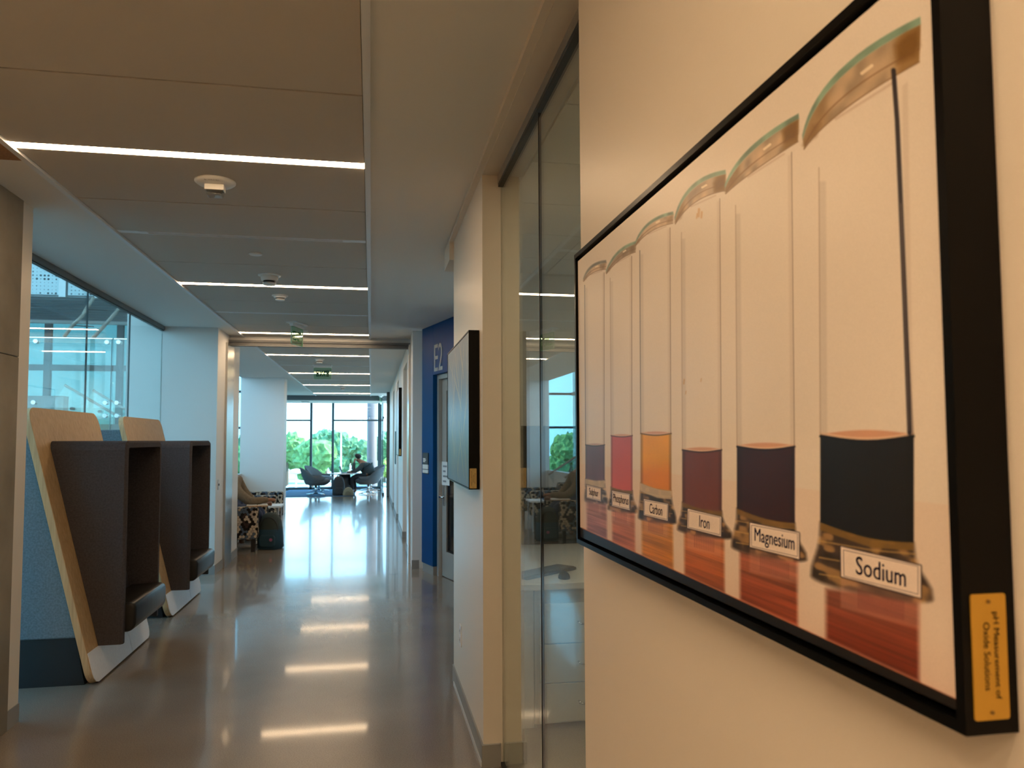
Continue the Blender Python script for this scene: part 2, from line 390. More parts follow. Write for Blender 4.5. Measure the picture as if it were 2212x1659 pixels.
struct(bbox(s_col+DW, 3.3, 0.0, 0.15, 0, 2.95).build('wall_portal', 'white_wall'), 'white wall beyond the blue portal')
portal = thing('trim_5', 'blue door portal', 'x', tuple(bw(0, 0, 0))); portal['kind'] = 'structure'; del portal['category']
at(bbox(0.0, s_col, 0.0, 0.16, 0.10, 2.80).build('portal_panel', 'blue', None, 0.004), portal)
at(bbox(s_col, s_col+DW, 0.0, 0.16, z_top, 2.80).build('portal_panel', 'blue', None, 0.004), portal)
at(bbox(s_col+DW, s_col+DW+0.3, -0.004, 0.16, 0.10, 2.80).build('portal_panel', 'blue', None, 0.004), portal)
at(bbox(0.01, s_col-0.01, 0.01, 0.16, 0.0, 0.10).build('base_block', 'base'), portal)
# lettering E2 on the header
e0 = bs(938, 745); e1 = bs(938, 803)
EH = e0[1]-e1[1]; EW = 0.66*EH*1.35
lettering('E2', lambda u, v: bw(e0[0]+0.01+u*EW*0.98, -0.004, e1[1]+v*EH), mat('white_letter', (0.8, 0.8, 0.8), rough=0.5), portal, True)
# door
dr = thing('door_1', 'grey framed glass door', 'x', tuple(bw(s_col, 0.1, 0))); dr['kind'] = 'structure'; del dr['category']
D0, D1 = 0.09, 0.14
fm = MB(); bbox(s_col, s_col+0.05, 0.05, 0.15, 0, z_top, fm); bbox(s_col+0.05, s_col+DW, 0.05, 0.15, z_top-0.05, z_top, fm); bbox(s_col+DW-0.05, s_col+DW, 0.05, 0.15, 0, z_top-0.05, fm)
at(fm.build('door_frame', 'doorgrey'), dr)
lf = MB(); a0, a1 = s_col+0.055, s_col+DW-0.055
bbox(a0, a0+0.13, D0, D1, 0.008, z_top-0.055, lf); bbox(a1-0.13, a1, D0, D1, 0.008, z_top-0.055, lf)
bbox(a0+0.13, a1-0.13, D0, D1, z_top-0.055-0.13, z_top-0.055, lf); bbox(a0+0.13, a1-0.13, D0, D1, 0.008, 0.28, lf)
at(lf.build('door_leaf', 'doorgrey', None, 0.002), dr)
at(bbox(a0+0.128, a1-0.128, D0+0.015, D0+0.025, 0.275, z_top-0.18).build('pane', 'glass'), dr)
gm = MB(); bbox(a0+0.13, a0+0.15, D0+0.012, D0+0.03, 0.28, z_top-0.185, gm); bbox(a0+0.13, a1-0.13, D0+0.012, D0+0.03, z_top-0.205, z_top-0.185, gm); bbox(a0+0.13, a1-0.13, D0+0.012, D0+0.03, 0.28, 0.30, gm)
at(gm.build('glazing_bead', 'black'), dr)
hz = bs(950, 1075)[1]
at(bbox(a0+0.045, a0+0.085, D0-0.008, D0, hz-0.10, hz+0.12).build('lock_plate', 'steel', None, 0.002), dr)
hm = MB(); hm.cyl(bw(a0+0.065, D0-0.06, hz), bw(a0+0.065, D0, hz), 0.011); hm.cyl(bw(a0+0.065, D0-0.055, hz), bw(a0+0.18, D0-0.055, hz), 0.010)
at(hm.build('door_lever', 'chrome', None, 0, True), dr)
# dim room behind the door
struct(box('ceiling_alcove', XR, 1.9, 4.79, 9.4, CEIL, 2.84, 'ceil'))
struct(bbox(-0.05, 3.3, 0.16, 2.2, 2.70, 2.76).build('ceiling_lab', 'ceil')); struct(bbox(-0.05, 0.0, 0.16, 2.2, 0, 2.76).build('wall_lab', 'white_wall')); struct(bbox(2.4, 2.5, 0.16, 2.2, 0, 2.76).build('wall_lab', 'white_wall'))
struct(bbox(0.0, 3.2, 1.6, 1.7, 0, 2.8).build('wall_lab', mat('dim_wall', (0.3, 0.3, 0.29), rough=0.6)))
shel = thing('lab_shelf', 'dark shelf unit with bright tiers behind the door glass', 'shelf', tuple(bw(s_col+0.3, 0.9, 0)))
for z_ in (0.45, 0.95, 1.3, 1.65, 1.95): at(bbox(s_col+0.05, s_col+0.95, 0.8, 1.15, z_, z_+0.03).build('tier', 'alu'), shel)
for s_ in (s_col+0.06, s_col+0.91): at(bbox(s_, s_+0.03, 0.8, 1.15, 0, 2.0).build('upright', 'rail'), shel)
# white pier, steel track frame, piers further on
struct(box('wall_right', 0.48, 0.75, 8.97, 9.40, 0, 2.95, 'white_wall'), 'white pier beside the blue portal')
struct(box('baseboard_pier', 0.474, 0.56, 8.962, 8.97, 0, 0.10, 'base'))
struct(box('wall_right', 0.65, 0.75, 9.40, 20.5, 0, 2.95, 'wall'), 'recessed wall of the far corridor')
for ya, yb in ((9.62, 10.6), (11.86, 13.75), (14.75, 16.4), (17.4, 20.5)):
    struct(box('wall_pier', 0.487, 0.652, ya, yb, 0, 2.95, 'white_wall'), 'white pier of the far corridor')
    struct(box('baseboard_pier', 0.479, 0.65, ya-0.006, yb+0.006, 0, 0.09, 'base'))
for ya, yb in ((10.6, 11.86), (13.75, 14.75), (16.4, 17.4)):
    struct(box('trim_head', 0.487, 0.652, ya, yb, 2.60, 2.95, 'wall'), 'lintel over a recess')
tf = thing('trim_6', 'stainless steel shutter frame', 'x', (0, 9.7, 0)); tf['kind'] = 'structure'; del tf['category']
hd = MB(); hd.box(-1.735, 0.49, 9.70, 9.76, 2.722, 2.748).box(-1.735, 0.49, 9.72, 9.92, 2.69, 2.722).box(-1.735, 0.49, 9.70, 9.76, 2.672, 2.69)
at(hd.build('header_track', 'track'), tf)
at(box('jamb', -1.745, -1.705, 9.52, 9.95, 0, 2.69, 'steel'), tf); at(box('jamb', 0.455, 0.50, 9.40, 9.62, 0, 2.69, 'steel'), tf)
struct(box('trim_7', -1.74, 0.49, 9.76, 9.95, 2.748, 2.80, 'white_wall'), 'plaster header above the shutter track')
# far grey column
gc_ = struct(box('wall_column_grey', 0.415, 0.66, 20.52, 21.0, 0, 2.95, 'rubber'), 'grey panelled column')
cg = mat('grey_cladding', (0.13, 0.12, 0.105), rough=0.5)
for za, zb in ((0.02, 1.04), (1.05, 2.0), (2.01, 2.78)): box('cladding_panel', 0.405, 0.66, 20.50, 20.52, za, zb, cg, gc_)
# ---- left: concrete column, trim, glass wall, pier
struct(box('wall_left', -2.36, -1.86, -4.0, 2.9, 0, 2.95, 'wall'))
cc = struct(MB().box(-2.36, -1.848, 2.9, 4.415, 0, 1.95).box(-2.36, -1.848, 2.9, 4.415, 1.953, 2.8).build('wall_column_concrete', 'concrete', None, 0.004), 'cast concrete column')
struct(box('trim_8', -2.36, -1.856, 4.415, 4.55, 0.10, 2.95, 'wall'), 'plaster wall end beside the concrete column')
struct(box('baseboard_left', -2.36, -1.852, 4.415, 4.555, 0, 0.10, 'base'))
win3 = thing('window_3', 'glass wall to the atrium', 'x', (GLX, 4.55, 0)); win3['kind'] = 'structure'; del win3['category']
for ya, yb in ((4.55, 6.766), (6.772, 7.885), (7.891, 9.05)):
    at(box('pane', GLX-0.006, GLX+0.006, ya, yb, 0.02, 2.757, 'glass'), win3)
for y_ in (6.766, 7.885): at(box('joint', GLX-0.007, GLX+0.007, y_, y_+0.006, 0.02, 2.757, mat('joint_teal', (0.02, 0.07, 0.09), rough=0.4)), win3)
at(box('top_rail', GLX-0.03, GLX+0.03, 4.55, 9.05, 2.757, 2.80, mat('rail_grey', (0.16, 0.17, 0.17), rough=0.5)), win3)
at(box('rail_shadow_gap', GLX-0.012, GLX+0.02, 4.55, 9.05, 2.748, 2.757, 'rail'), win3)
at(box('bottom_rail', GLX-0.02, GLX+0.02, 4.55, 9.05, 0.0, 0.03, 'alu'), win3)
struct(box('wall_left', -2.70, -1.73, 9.05, 10.5, 0, 2.95, 'white_wall'), 'white pier at the end of the glass wall')
struct(box('baseboard_left', -2.30, -1.722, 9.042, 9.52, 0, 0.10, 'base')); struct(box('baseboard_left', -1.73, -1.722, 9.95, 10.508, 0, 0.10, 'base'))
struct(box('wall_column', -2.62, -1.765, 16.1, 16.6, 0, 2.95, 'white_wall'), 'wide white column beside the lounge')
struct(MB().box(-2.70, -2.60, 10.5, 16.1, 0, 0.81).box(-2.72, -2.58, 10.5, 16.1, 0.81, 0.84).build('wall_parapet', 'white_wall'), 'low white parapet along the atrium')
struct(box('wall_back', -2.4, 0.7, -4.1, -4.0, 0, 2.95, 'wall'))
# ---- far bay window
fr_m = mat('teal_grey_frame', (0.05, 0.085, 0.10), rough=0.45)
win1 = thing('window_1', 'tall far window', 'x', (-1.2, 24.07, 0)); win1['kind'] = 'structure'; del win1['category']
def mull(win, xa, xb, ya, yb, za, zb): return at(box('mullion', xa, xb, ya, yb, za, zb, fr_m), win)
xs_m = [PY(672, 960, 24.07).x, PY(719, 960, 24.07).x, PY(820, 960, 24.07).x]
xl = -2.62; ztr = PY(700, 908, 24.07).z
for x_ in xs_m[:2]: mull(win1, x_-0.035, x_+0.035, 24.0, 24.12, 0, 2.67)
mull(win1, xs_m[2]-0.06, xs_m[2]+0.06, 23.98, 24.12, 0, 2.67)
mull(win1, xl, xs_m[2], 24.0, 24.12, 0, 0.07); mull(win1, xl, xs_m[0], 24.02, 24.10, ztr-0.025, ztr+0.025); mull(win1, xs_m[1], xs_m[2], 24.02, 24.10, ztr-0.025, ztr+0.025)
xx = [xl]+xs_m
for a, c in zip(xx[:-1], xx[1:]): at(box('pane', a+0.02, c-0.02, 24.05, 24.06, 0.06, 2.67, 'farglass'), win1)
win4 = thing('window_4', 'side window of the bay', 'x', (0.33, 22.5, 0)); win4['kind'] = 'structure'; del win4['category']
at(box('pane', 0.325, 0.335, 21.0, 24.05, 0.06, 2.67, 'farglass'), win4); mull(win4, 0.30, 0.36, 21.0, 24.05, 0, 0.07); mull(win4, 0.31, 0.35, 21.0, 24.05, ztr-0.025, ztr+0.025)
# ---- atrium shell
AT = mat('atrium_wall', (0.75, 0.76, 0.76), rough=0.6)
struct(box('floor_atrium', -12.2, -2.40, -6, 24.1, -4.3, -4.0, 'base'))
struct(box('ceiling_atrium', -12.3, -2.40, -6, 24.3, 9.0, 9.2, 'ceil'))
struct(box('wall_atrium', -12.2, -2.40, -6.2, -6.0, -4, 2.6, AT))
struct(box('wall_atrium', -2.62, -2.42, -6, 24.1, -4, -0.3, AT)); struct(box('wall_atrium', -2.66, -2.42, -6, 24.1, 3.4, 9, AT))
def curtain(name, label, tint_, pts_axis, fixed, lo, hi, axis, zs, steps, z0=-4.0, z1=9.0, t_=0.05):
    wn = thing(name, label, 'x', (fixed, lo, 0) if axis == 1 else (lo, fixed, 0)); wn['kind'] = 'structure'; del wn['category']
    st = [lo]+list(steps)+[hi]
    for a, c in zip(st[:-1], st[1:]):
        if axis == 0: at(box('pane', a+0.01, c-0.01, fixed-0.006, fixed+0.006, z0, z1, tint_), wn)
        else: at(box('pane', fixed-0.006, fixed+0.006, a+0.01, c-0.01, z0, z1, tint_), wn)
    for s_ in steps:
        if axis == 0: mull(wn, s_-t_, s_+t_, fixed-0.07, fixed+0.07, z0, z1)
        else: mull(wn, fixed-0.07, fixed+0.07, s_-t_, s_+t_, z0, z1)
    for z_ in zs:
        if axis == 0: mull(wn, lo, hi, fixed-0.06, fixed+0.06, z_-t_, z_+t_)
        else: mull(wn, fixed-0.06, fixed+0.06, lo, hi, z_-t_, z_+t_)
    return wn
TY = 20.0
x_a = PY(103, 800, TY).x; x_b = PY(259, 800, TY).x; z_h = PY(180, 795, TY).z
curtain('window_5', 'blue tinted atrium glazing', 'tint', None, TY, -12.0, -5.3, 0, [z_h, z_h-2.2], [-10.6, x_a, x_b], t_=0.07)
curtain('window_added', 'added unseen end glazing that lights the white pier', 'farglass', None, -6.1, -12.0, -2.66, 0, [5.8], [-9, -6], z0=2.6)  # unseen end glazing, added so that blue daylight reaches the white pier
curtain('window_6', 'pale atrium glazing', 'tint2', None, 24.0, -5.3, -2.62, 0, [0.05, 1.9, 3.0, 5.2], [-4.02], t_=0.035)
curtain('window_7', 'upper side glazing of the atrium', 'farglass', None, -12.0, -6.0, 20.0, 1, [5.8], [-3, 0, 3, 6, 9, 12, 15, 18], z0=2.6)
struct(box('wall_atrium', -12.2, -12.0, -6, 20.0, -4, 2.6, AT))
struct(box('wall_counter', PY(58, 870, 19).x, PY(137, 870, 19).x, 19.0, 19.3, 1.7, PY(100, 855, 19).z, 'base'))
curtain('window_8', 'tinted return glazing', 'tint', None, -5.3, 20.0, 24.0, 1, [0.0, 3.0, 6.0], [22.0])
# ================================================================== CEILING THINGS
for i, y_ in enumerate(LIGHT_Y):
    where = ['nearest the back wall', 'second from the back wall', 'third from the back wall', 'fourth from the back wall', 'directly over the large cylinder print', 'in front of the fire strobe', 'beside the smoke detector over the booths', 'just before the steel shutter header', 'just past the steel shutter header', 'behind the facing exit sign', 'second before the window bay', 'last before the window bay'][i]
    L_ = thing('linear_light', 'slim glowing white strip light across the ceiling panels, '+where, 'light', (0, y_, CEIL), 'linear strip lights')
    xa, xb = SL-0.004, SR+0.004
    at(box('housing', xa, xb, y_-0.032, y_+0.032, CEIL+0.004, CEIL+0.05, 'alu'), L_)
    at(box('diffuser', xa+0.002, xb-0.002, y_-0.029, y_+0.029, CEIL-0.001, CEIL+0.003, 'diffuser'), L_)
for i, y_ in enumerate(DIFF_Y):
    where = ['over the large print', 'between the fire strobe and the sprinkler cover', 'between smoke detector and hanging exit sign', 'first past the steel header', 'second past the steel header', 'third past the steel header'][i]
    L_ = thing('slot_diffuser', 'long metal air slot diffuser with dark slots, '+where, 'air vent', (0, y_, CEIL), 'ceiling slot diffusers')
    xa, xb = -1.375, -0.19
    fmb = MB(); fmb.box(xa-0.05, xb+0.05, y_-0.028, y_-0.019, CEIL-0.002, CEIL+0.02).box(xa-0.05, xb+0.05, y_+0.019, y_+0.028, CEIL-0.002, CEIL+0.02)
    fmb.box(xa-0.05, xa, y_-0.019, y_+0.019, CEIL-0.002, CEIL+0.02).box(xb, xb+0.05, y_-0.019, y_+0.019, CEIL-0.002, CEIL+0.02).box(xa, xb, y_-0.004, y_+0.004, CEIL-0.001, CEIL+0.02)
    at(fmb.build('frame', 'pale_trim'), L_)
    at(box('slot', xa, xb, y_-0.019, y_+0.019, CEIL+0.012, CEIL+0.02, 'black'), L_)
    for x0_, x1_ in ((SL+0.012, xa-0.05), (xb+0.05, SR-0.012)): at(box('blank_end', x0_, x1_, y_-0.028, y_+0.028, CEIL, CEIL+0.02, 'pale_trim'), L_)
# fire strobe
p = C(465, 392)
st = thing('fire_strobe', 'white round ceiling fire strobe with clear lens block', 'fire alarm', (p.x, p.y, CEIL))
MB().lathe([(0.098, 0), (0.098, -0.006), (0.085, -0.016), (0.06, -0.022), (0.0, -0.022)][:4], (0, 0, 0), 36).build('base_plate', 'white', st, 0, True)
box('lens_housing', -0.046, 0.046, -0.03, 0.03, -0.05, -0.02, 'white', st, 0.003)
MB().prism([(-0.044, -0.05), (0.044, -0.05), (0.034, -0.078), (-0.034, -0.078)], 1, -0.026, 0.026).build('lens', glass('clear_lens', (0.9, 0.9, 0.88)), st, 0.003)
MB().tube([(-0.034, 0, -0.056), (-0.01, 0, -0.058), (0.012, 0, -0.058), (0.03, 0, -0.062)], 0.004).build('flash_tube', 'chrome', st)
lettering('FIRE', lambda u, v: (0.035-0.07*(1-u)-0.0, -0.085+0.016*v, -0.0185), mat('embossed', (0.6, 0.58, 0.56)), st)
# sprinkler covers and detectors
def disc(px, py, r, label):
    p = C(px, py); o = MB().lathe([(r, 0.0), (r, -0.006), (r*0.9, -0.009)], (0, 0, 0), 28).build('sprinkler_cover', 'white', None, 0, True)
    o.location = (p.x, p.y, CEIL); tag(o, label, 'sprinkler cover', 'round ceiling covers')
disc(552, 548, 0.045, 'flat round white sprinkler cover between slot diffuser and smoke detector')
disc(655, 714, 0.055, 'flat round white cover beside the hanging exit sign')
disc(685, 764, 0.055, 'flat round white cover just past the steel header')
def detector(px, py, label, r=0.07, deep=0.055):
    p = C(px, py); d_ = thing('smoke_detector', label, 'smoke detector', (p.x, p.y, CEIL), 'ceiling smoke detectors')
    MB().lathe([(r, 0), (r, -0.008), (r*0.86, -0.012)], (0, 0, 0), 28).build('base', 'white', d_, 0, True)
    MB().lathe([(r*0.8, -0.010), (r*0.72, -deep*0.55), (r*0.62, -deep*0.6)], (0, 0, 0), 28).build('body', 'white', d_, 0, True)
    MB().lathe([(r*0.56, -deep*0.6), (r*0.56, -deep*0.8)], (0, 0, 0), 28).build('sensor_slot', 'rail', d_)
    MB().lathe([(r*0.6, -deep*0.8), (r*0.55, -deep)], (0, 0, 0), 28).build('cap', 'white', d_, 0, True)
detector(582, 594, 'white domed smoke detector just before the second visible strip light', 0.085, 0.08)
detector(605, 638, 'white low smoke detector between strip light and long slot diffuser', 0.07, 0.045)
detector(690, 775, 'white smoke detector just in front of the facing exit sign', 0.08, 0.07)
detector(740, 836, 'white smoke detector in the second panel row before the bay', 0.08, 0.07)
detector(740, 855, 'white smoke detector nearest the window bay', 0.08, 0.06)
# exit signs: edge-lit panels
def exit_sign(x, y, rz, label, zoff=0):
    e = thing('exit_sign', label, 'exit sign', (x, y, CEIL), 'edge-lit exit signs', rz)
    box('canopy', -0.16, 0.16, -0.06, 0.06, -0.018, 0.0, 'white', e, 0.004)
    MB().box(-0.15, 0.15, -0.022, 0.022, -0.05, -0.018).build('housing', 'white', e, 0.004)
    MB().prism(rrect(0.15, 0.10, 0.02, 5, 0, -0.15), 1, -0.005, 0.005).build('panel', 'exitglass', e)
    rm = MB(); oc_ = rrect(0.15, 0.10, 0.02, 5, 0, -0.15); ic_ = rrect(0.146, 0.096, 0.018, 5, 0, -0.15); n_ = len(oc_)
    rm.add([(a, -0.006, b) for a, b in oc_]+[(a, -0.006, b) for a, b in ic_]+[(a, 0.006, b) for a, b in oc_]+[(a, 0.006, b) for a, b in ic_],
           [(i, (i+1) % n_, n_+(i+1) % n_, n_+i) for i in range(n_)]+[(2*n_+i, 3*n_+i, 3*n_+(i+1) % n_, 2*n_+(i+1) % n_) for i in range(n_)]+[(i, 2*n_+i, 2*n_+(i+1) % n_, (i+1) % n_) for i in range(n_)])
    rm.build('lit_edge', mat('pale_green_edge', (0.55, 0.75, 0.58), rough=0.2), e)
    lettering('EXIT', lambda u, v: (-0.105+0.21*u, -0.0062, -0.20+0.10*v), 'exit', e)
    lettering('EXIT', lambda u, v: (0.105-0.21*u, 0.0062, -0.20+0.10*v), 'exit', e)
    return e
p = C(640, 695)
exit_sign(p.x, p.y+0.1, math.radians(72), 'green glass exit sign hanging edge-on before the steel header')
p = C(697, 788)
exit_sign(p.x, p.y, 0, 'clear glass exit sign with green letters facing the corridor past the header')
exit_sign(0.27, 22.2, math.radians(80), 'small exit sign hanging beside the far grey column')
# ================================================================== PRINTS
def frame_print(name, label, x_front, y0, y1, z0, z1, depth=0.049, lip=0.010, gap=0.012, group='framed prints along the right wall'):
    """floater frame on the right wall: front faces -X"""
    t_ = thing(name, label, 'framed print', (x_front+depth, (y0+y1)/2, z0), group)
    f_ = MB(); xb = x_front+depth
    f_.box(x_front, xb, y0, y0+lip, z0, z1).box(x_front, xb, y1-lip, y1, z0, z1).box(x_front, xb, y0+lip, y1-lip, z0, z0+lip).box(x_front, xb, y0+lip, y1-lip, z1-lip, z1)
    f_.box(xb-0.008, xb, y0+lip, y1-lip, z0+lip, z1-lip)
    at(f_.build('frame', 'blackframe'), t_)
    return t_
CXC = 0.4725                                  # canvas face of the large print
CY0, CY1, CZ0, CZ1 = 0.553, 1.683, 1.2775, 1.916
big = frame_print('framed_print', 'large canvas photograph of six glass cylinders of coloured solutions in black frame', 0.468, 0.538, 1.700, 1.262, 1.934)
W_, H_ = 2000, 1130
# canvas raster: u runs from the far edge (left in the view) to the near edge
uu, vv = np.meshgrid((np.arange(W_)+0.5)/W_, (np.arange(H_)+0.5)/H_)
Yc = CY1+(CY0-CY1)*uu; Zc = CZ0+(CZ1-CZ0)*vv
PXX, PYY = to_px(CXC, Yc, Zc)
rng = np.random.default_rng(3)
def s2(c): return np.array(c, dtype=np.float64)/255.0
def vnoise(fx, fy, seed=0):
    """smooth value noise over the canvas, fx x fy cells"""
    r_ = np.random.default_rng(seed).random((fy+2, fx+2)); gx = uu*fx; gy = vv*fy
    ix = gx.astype(int); iy = gy.astype(int); tx = gx-ix; ty = gy-iy; tx = tx*tx*(3-2*tx); ty = ty*ty*(3-2*ty)
    return (r_[iy, ix]*(1-tx)+r_[iy, ix+1]*tx)*(1-ty)+(r_[iy+1, ix]*(1-tx)+r_[iy+1, ix+1]*tx)*ty
IMG = np.zeros((H_, W_, 3)); IMG[:] = s2((232, 222, 210))
IMG *= (1-0.03*vnoise(9, 5, 1))[..., None]
def cells(pts, pad):
    """index window of the canvas that covers these photo pixels"""
    q_ = [PX(x+dx, y+dy, CXC) for x, y in pts for dx in (-pad, pad) for dy in (-pad, pad)]
    us = [(c.y-CY1)/(CY0-CY1)*W_ for c in q_]; vs_ = [(c.z-CZ0)/(CZ1-CZ0)*H_ for c in q_]
    return (slice(max(0, int(min(vs_))-1), min(H_, int(max(vs_))+2)), slice(max(0, int(min(us))-1), min(W_, int(max(us))+2)))
class Mask:
    def __init__(s, sl, m): s.sl = sl; s.m = m
    def __mul__(s, k): return Mask(s.sl, s.m*(k[s.sl] if isinstance(k, np.ndarray) else k))
def blend(mask, col):
    col = np.asarray(col, dtype=np.float64)
    if isinstance(mask, np.ndarray): mask = Mask((slice(0, H_), slice(0, W_)), mask)
    if col.ndim == 3: col = col[mask.sl]
    IMG[mask.sl] = IMG[mask.sl]*(1-mask.m[..., None])+col*mask.m[..., None]
def smooth(a, b, x):
    t_ = np.clip((x-a)/(b-a), 0, 1); return t_*t_*(3-2*t_)
def poly(pts, soft=1.2):
    """soft mask of a polygon given in photo pixels"""
    sl = cells(pts, 6); X = PXX[sl]; Y = PYY[sl]; ins = np.zeros(X.shape, bool); dist = np.full(X.shape, 1e9); n = len(pts)
    for i in range(n):
        ax, ay = pts[i]; bx, by = pts[(i+1) % n]
        c_ = ((ay > Y) != (by > Y)) & (X < (bx-ax)*(Y-ay)/((by-ay) if by != ay else 1e-9)+ax); ins ^= c_
        dx, dy = bx-ax, by-ay; L2 = dx*dx+dy*dy+1e-9; t_ = np.clip(((X-ax)*dx+(Y-ay)*dy)/L2, 0, 1)
        dist = np.minimum(dist, np.hypot(X-ax-t_*dx, Y-ay-t_*dy))
    return Mask(sl, np.clip(np.where(ins, dist, -dist)/soft*0.5+0.5, 0, 1))
def stroke(pts, wd, soft=1.0):
    sl = cells(pts, wd+4); X = PXX[sl]; Y = PYY[sl]; dist = np.full(X.shape, 1e9); pts = list(pts)
    for (ax, ay), (bx, by) in zip(pts[:-1], pts[1:]):
        dx, dy = bx-ax, by-ay; L2 = dx*dx+dy*dy+1e-9; t_ = np.clip(((X-ax)*dx+(Y-ay)*dy)/L2, 0, 1)
        dist = np.minimum(dist, np.hypot(X-ax-t_*dx, Y-ay-t_*dy))
    return Mask(sl, np.clip((wd/2-dist)/soft+0.5, 0, 1))
def yb(x): return 1143+(1510-1143)*(x-1262)/(2065-1262)
def bez(L, Cc, R, n=14, dx=0, dy=0):
    o = []
    for i in range(n+1):
        t_ = i/n; o.append(((1-t_)**2*L[0]+2*t_*(1-t_)*Cc[0]+t_*t_*R[0]+dx, (1-t_)**2*L[1]+2*t_*(1-t_)*Cc[1]+t_*t_*R[1]+dy))
    return o
grain = 0.6*vnoise(5, 150, 5)+0.4*vnoise(14, 420, 6)
# faint table back edge and pinkish table glare
tb = smooth(-3, 3, PYY-(1002+(1092-1002)*(PXX-1255)/(2060-1255)))
blend(tb*0.35, s2((226, 196, 176)))
blend(smooth(0, 200, PYY-(1010+0.42*(PXX-1257)))*0.35, s2((222, 180, 160)))
# cylinders: name, x0,x1 (at liquid), liquid top y, liquid bottom (l,r), colour, label quad, foot (l,r,ytop,ybot), rim(L,C,R,h), reflection colour, refl x0,x1
CYL = [
 ('Sulphur', 1265, 1306, 960, (1034, 1037), (110, 82, 100), ((1266, 1046), (1299, 1054), (1299, 1084), (1266, 1076)), (1263, 1313, 1048, 1083), ((1260, 602), (1270, 565), (1309, 562), 20), (168, 112, 108), 1267, 1310),
 ('Phosphorus', 1320, 1366, 940, (1052, 1060), (198, 92, 88), ((1321, 1059), (1361, 1067), (1361, 1103), (1321, 1093)), (1313, 1377, 1058, 1103), ((1309, 584), (1328, 533), (1373, 521), 24), (196, 112, 80), 1322, 1371),
 ('Carbon', 1384, 1450, 935, (1043, 1060), (238, 172, 44), ((1390, 1077), (1444, 1088), (1443, 1126), (1390, 1113)), (1379, 1461, 1078, 1126), ((1372, 523), (1392, 468), (1454, 457), 26), (205, 128, 42), 1386, 1453),
 ('Iron', 1474, 1559, 970, (1085, 1104), (112, 62, 52), ((1485, 1098), (1559, 1116), (1558, 1160), (1484, 1141)), (1463, 1582, 1090, 1158), ((1457, 470), (1478, 381), (1567, 367), 46), (182, 92, 44), 1478, 1564),
 ('Magnesium', 1592, 1717, 962, (1098, 1130), (56, 30, 36), ((1619, 1128), (1727, 1150), (1727, 1209), (1619, 1182)), (1580, 1743, 1112, 1205), ((1565, 400), (1594, 316), (1725, 245), 62), (156, 66, 36), 1598, 1722),
 ('Sodium', 1772, 1974, 938, (1128, 1172), (20, 19, 23), ((1815, 1179), (1990, 1221), (1990, 1293), (1816, 1246)), (1752, 2016, 1160, 1290), ((1733, 292), (1762, 144), (1988, 36), 100), (132, 46, 24), 1784, 1984)]
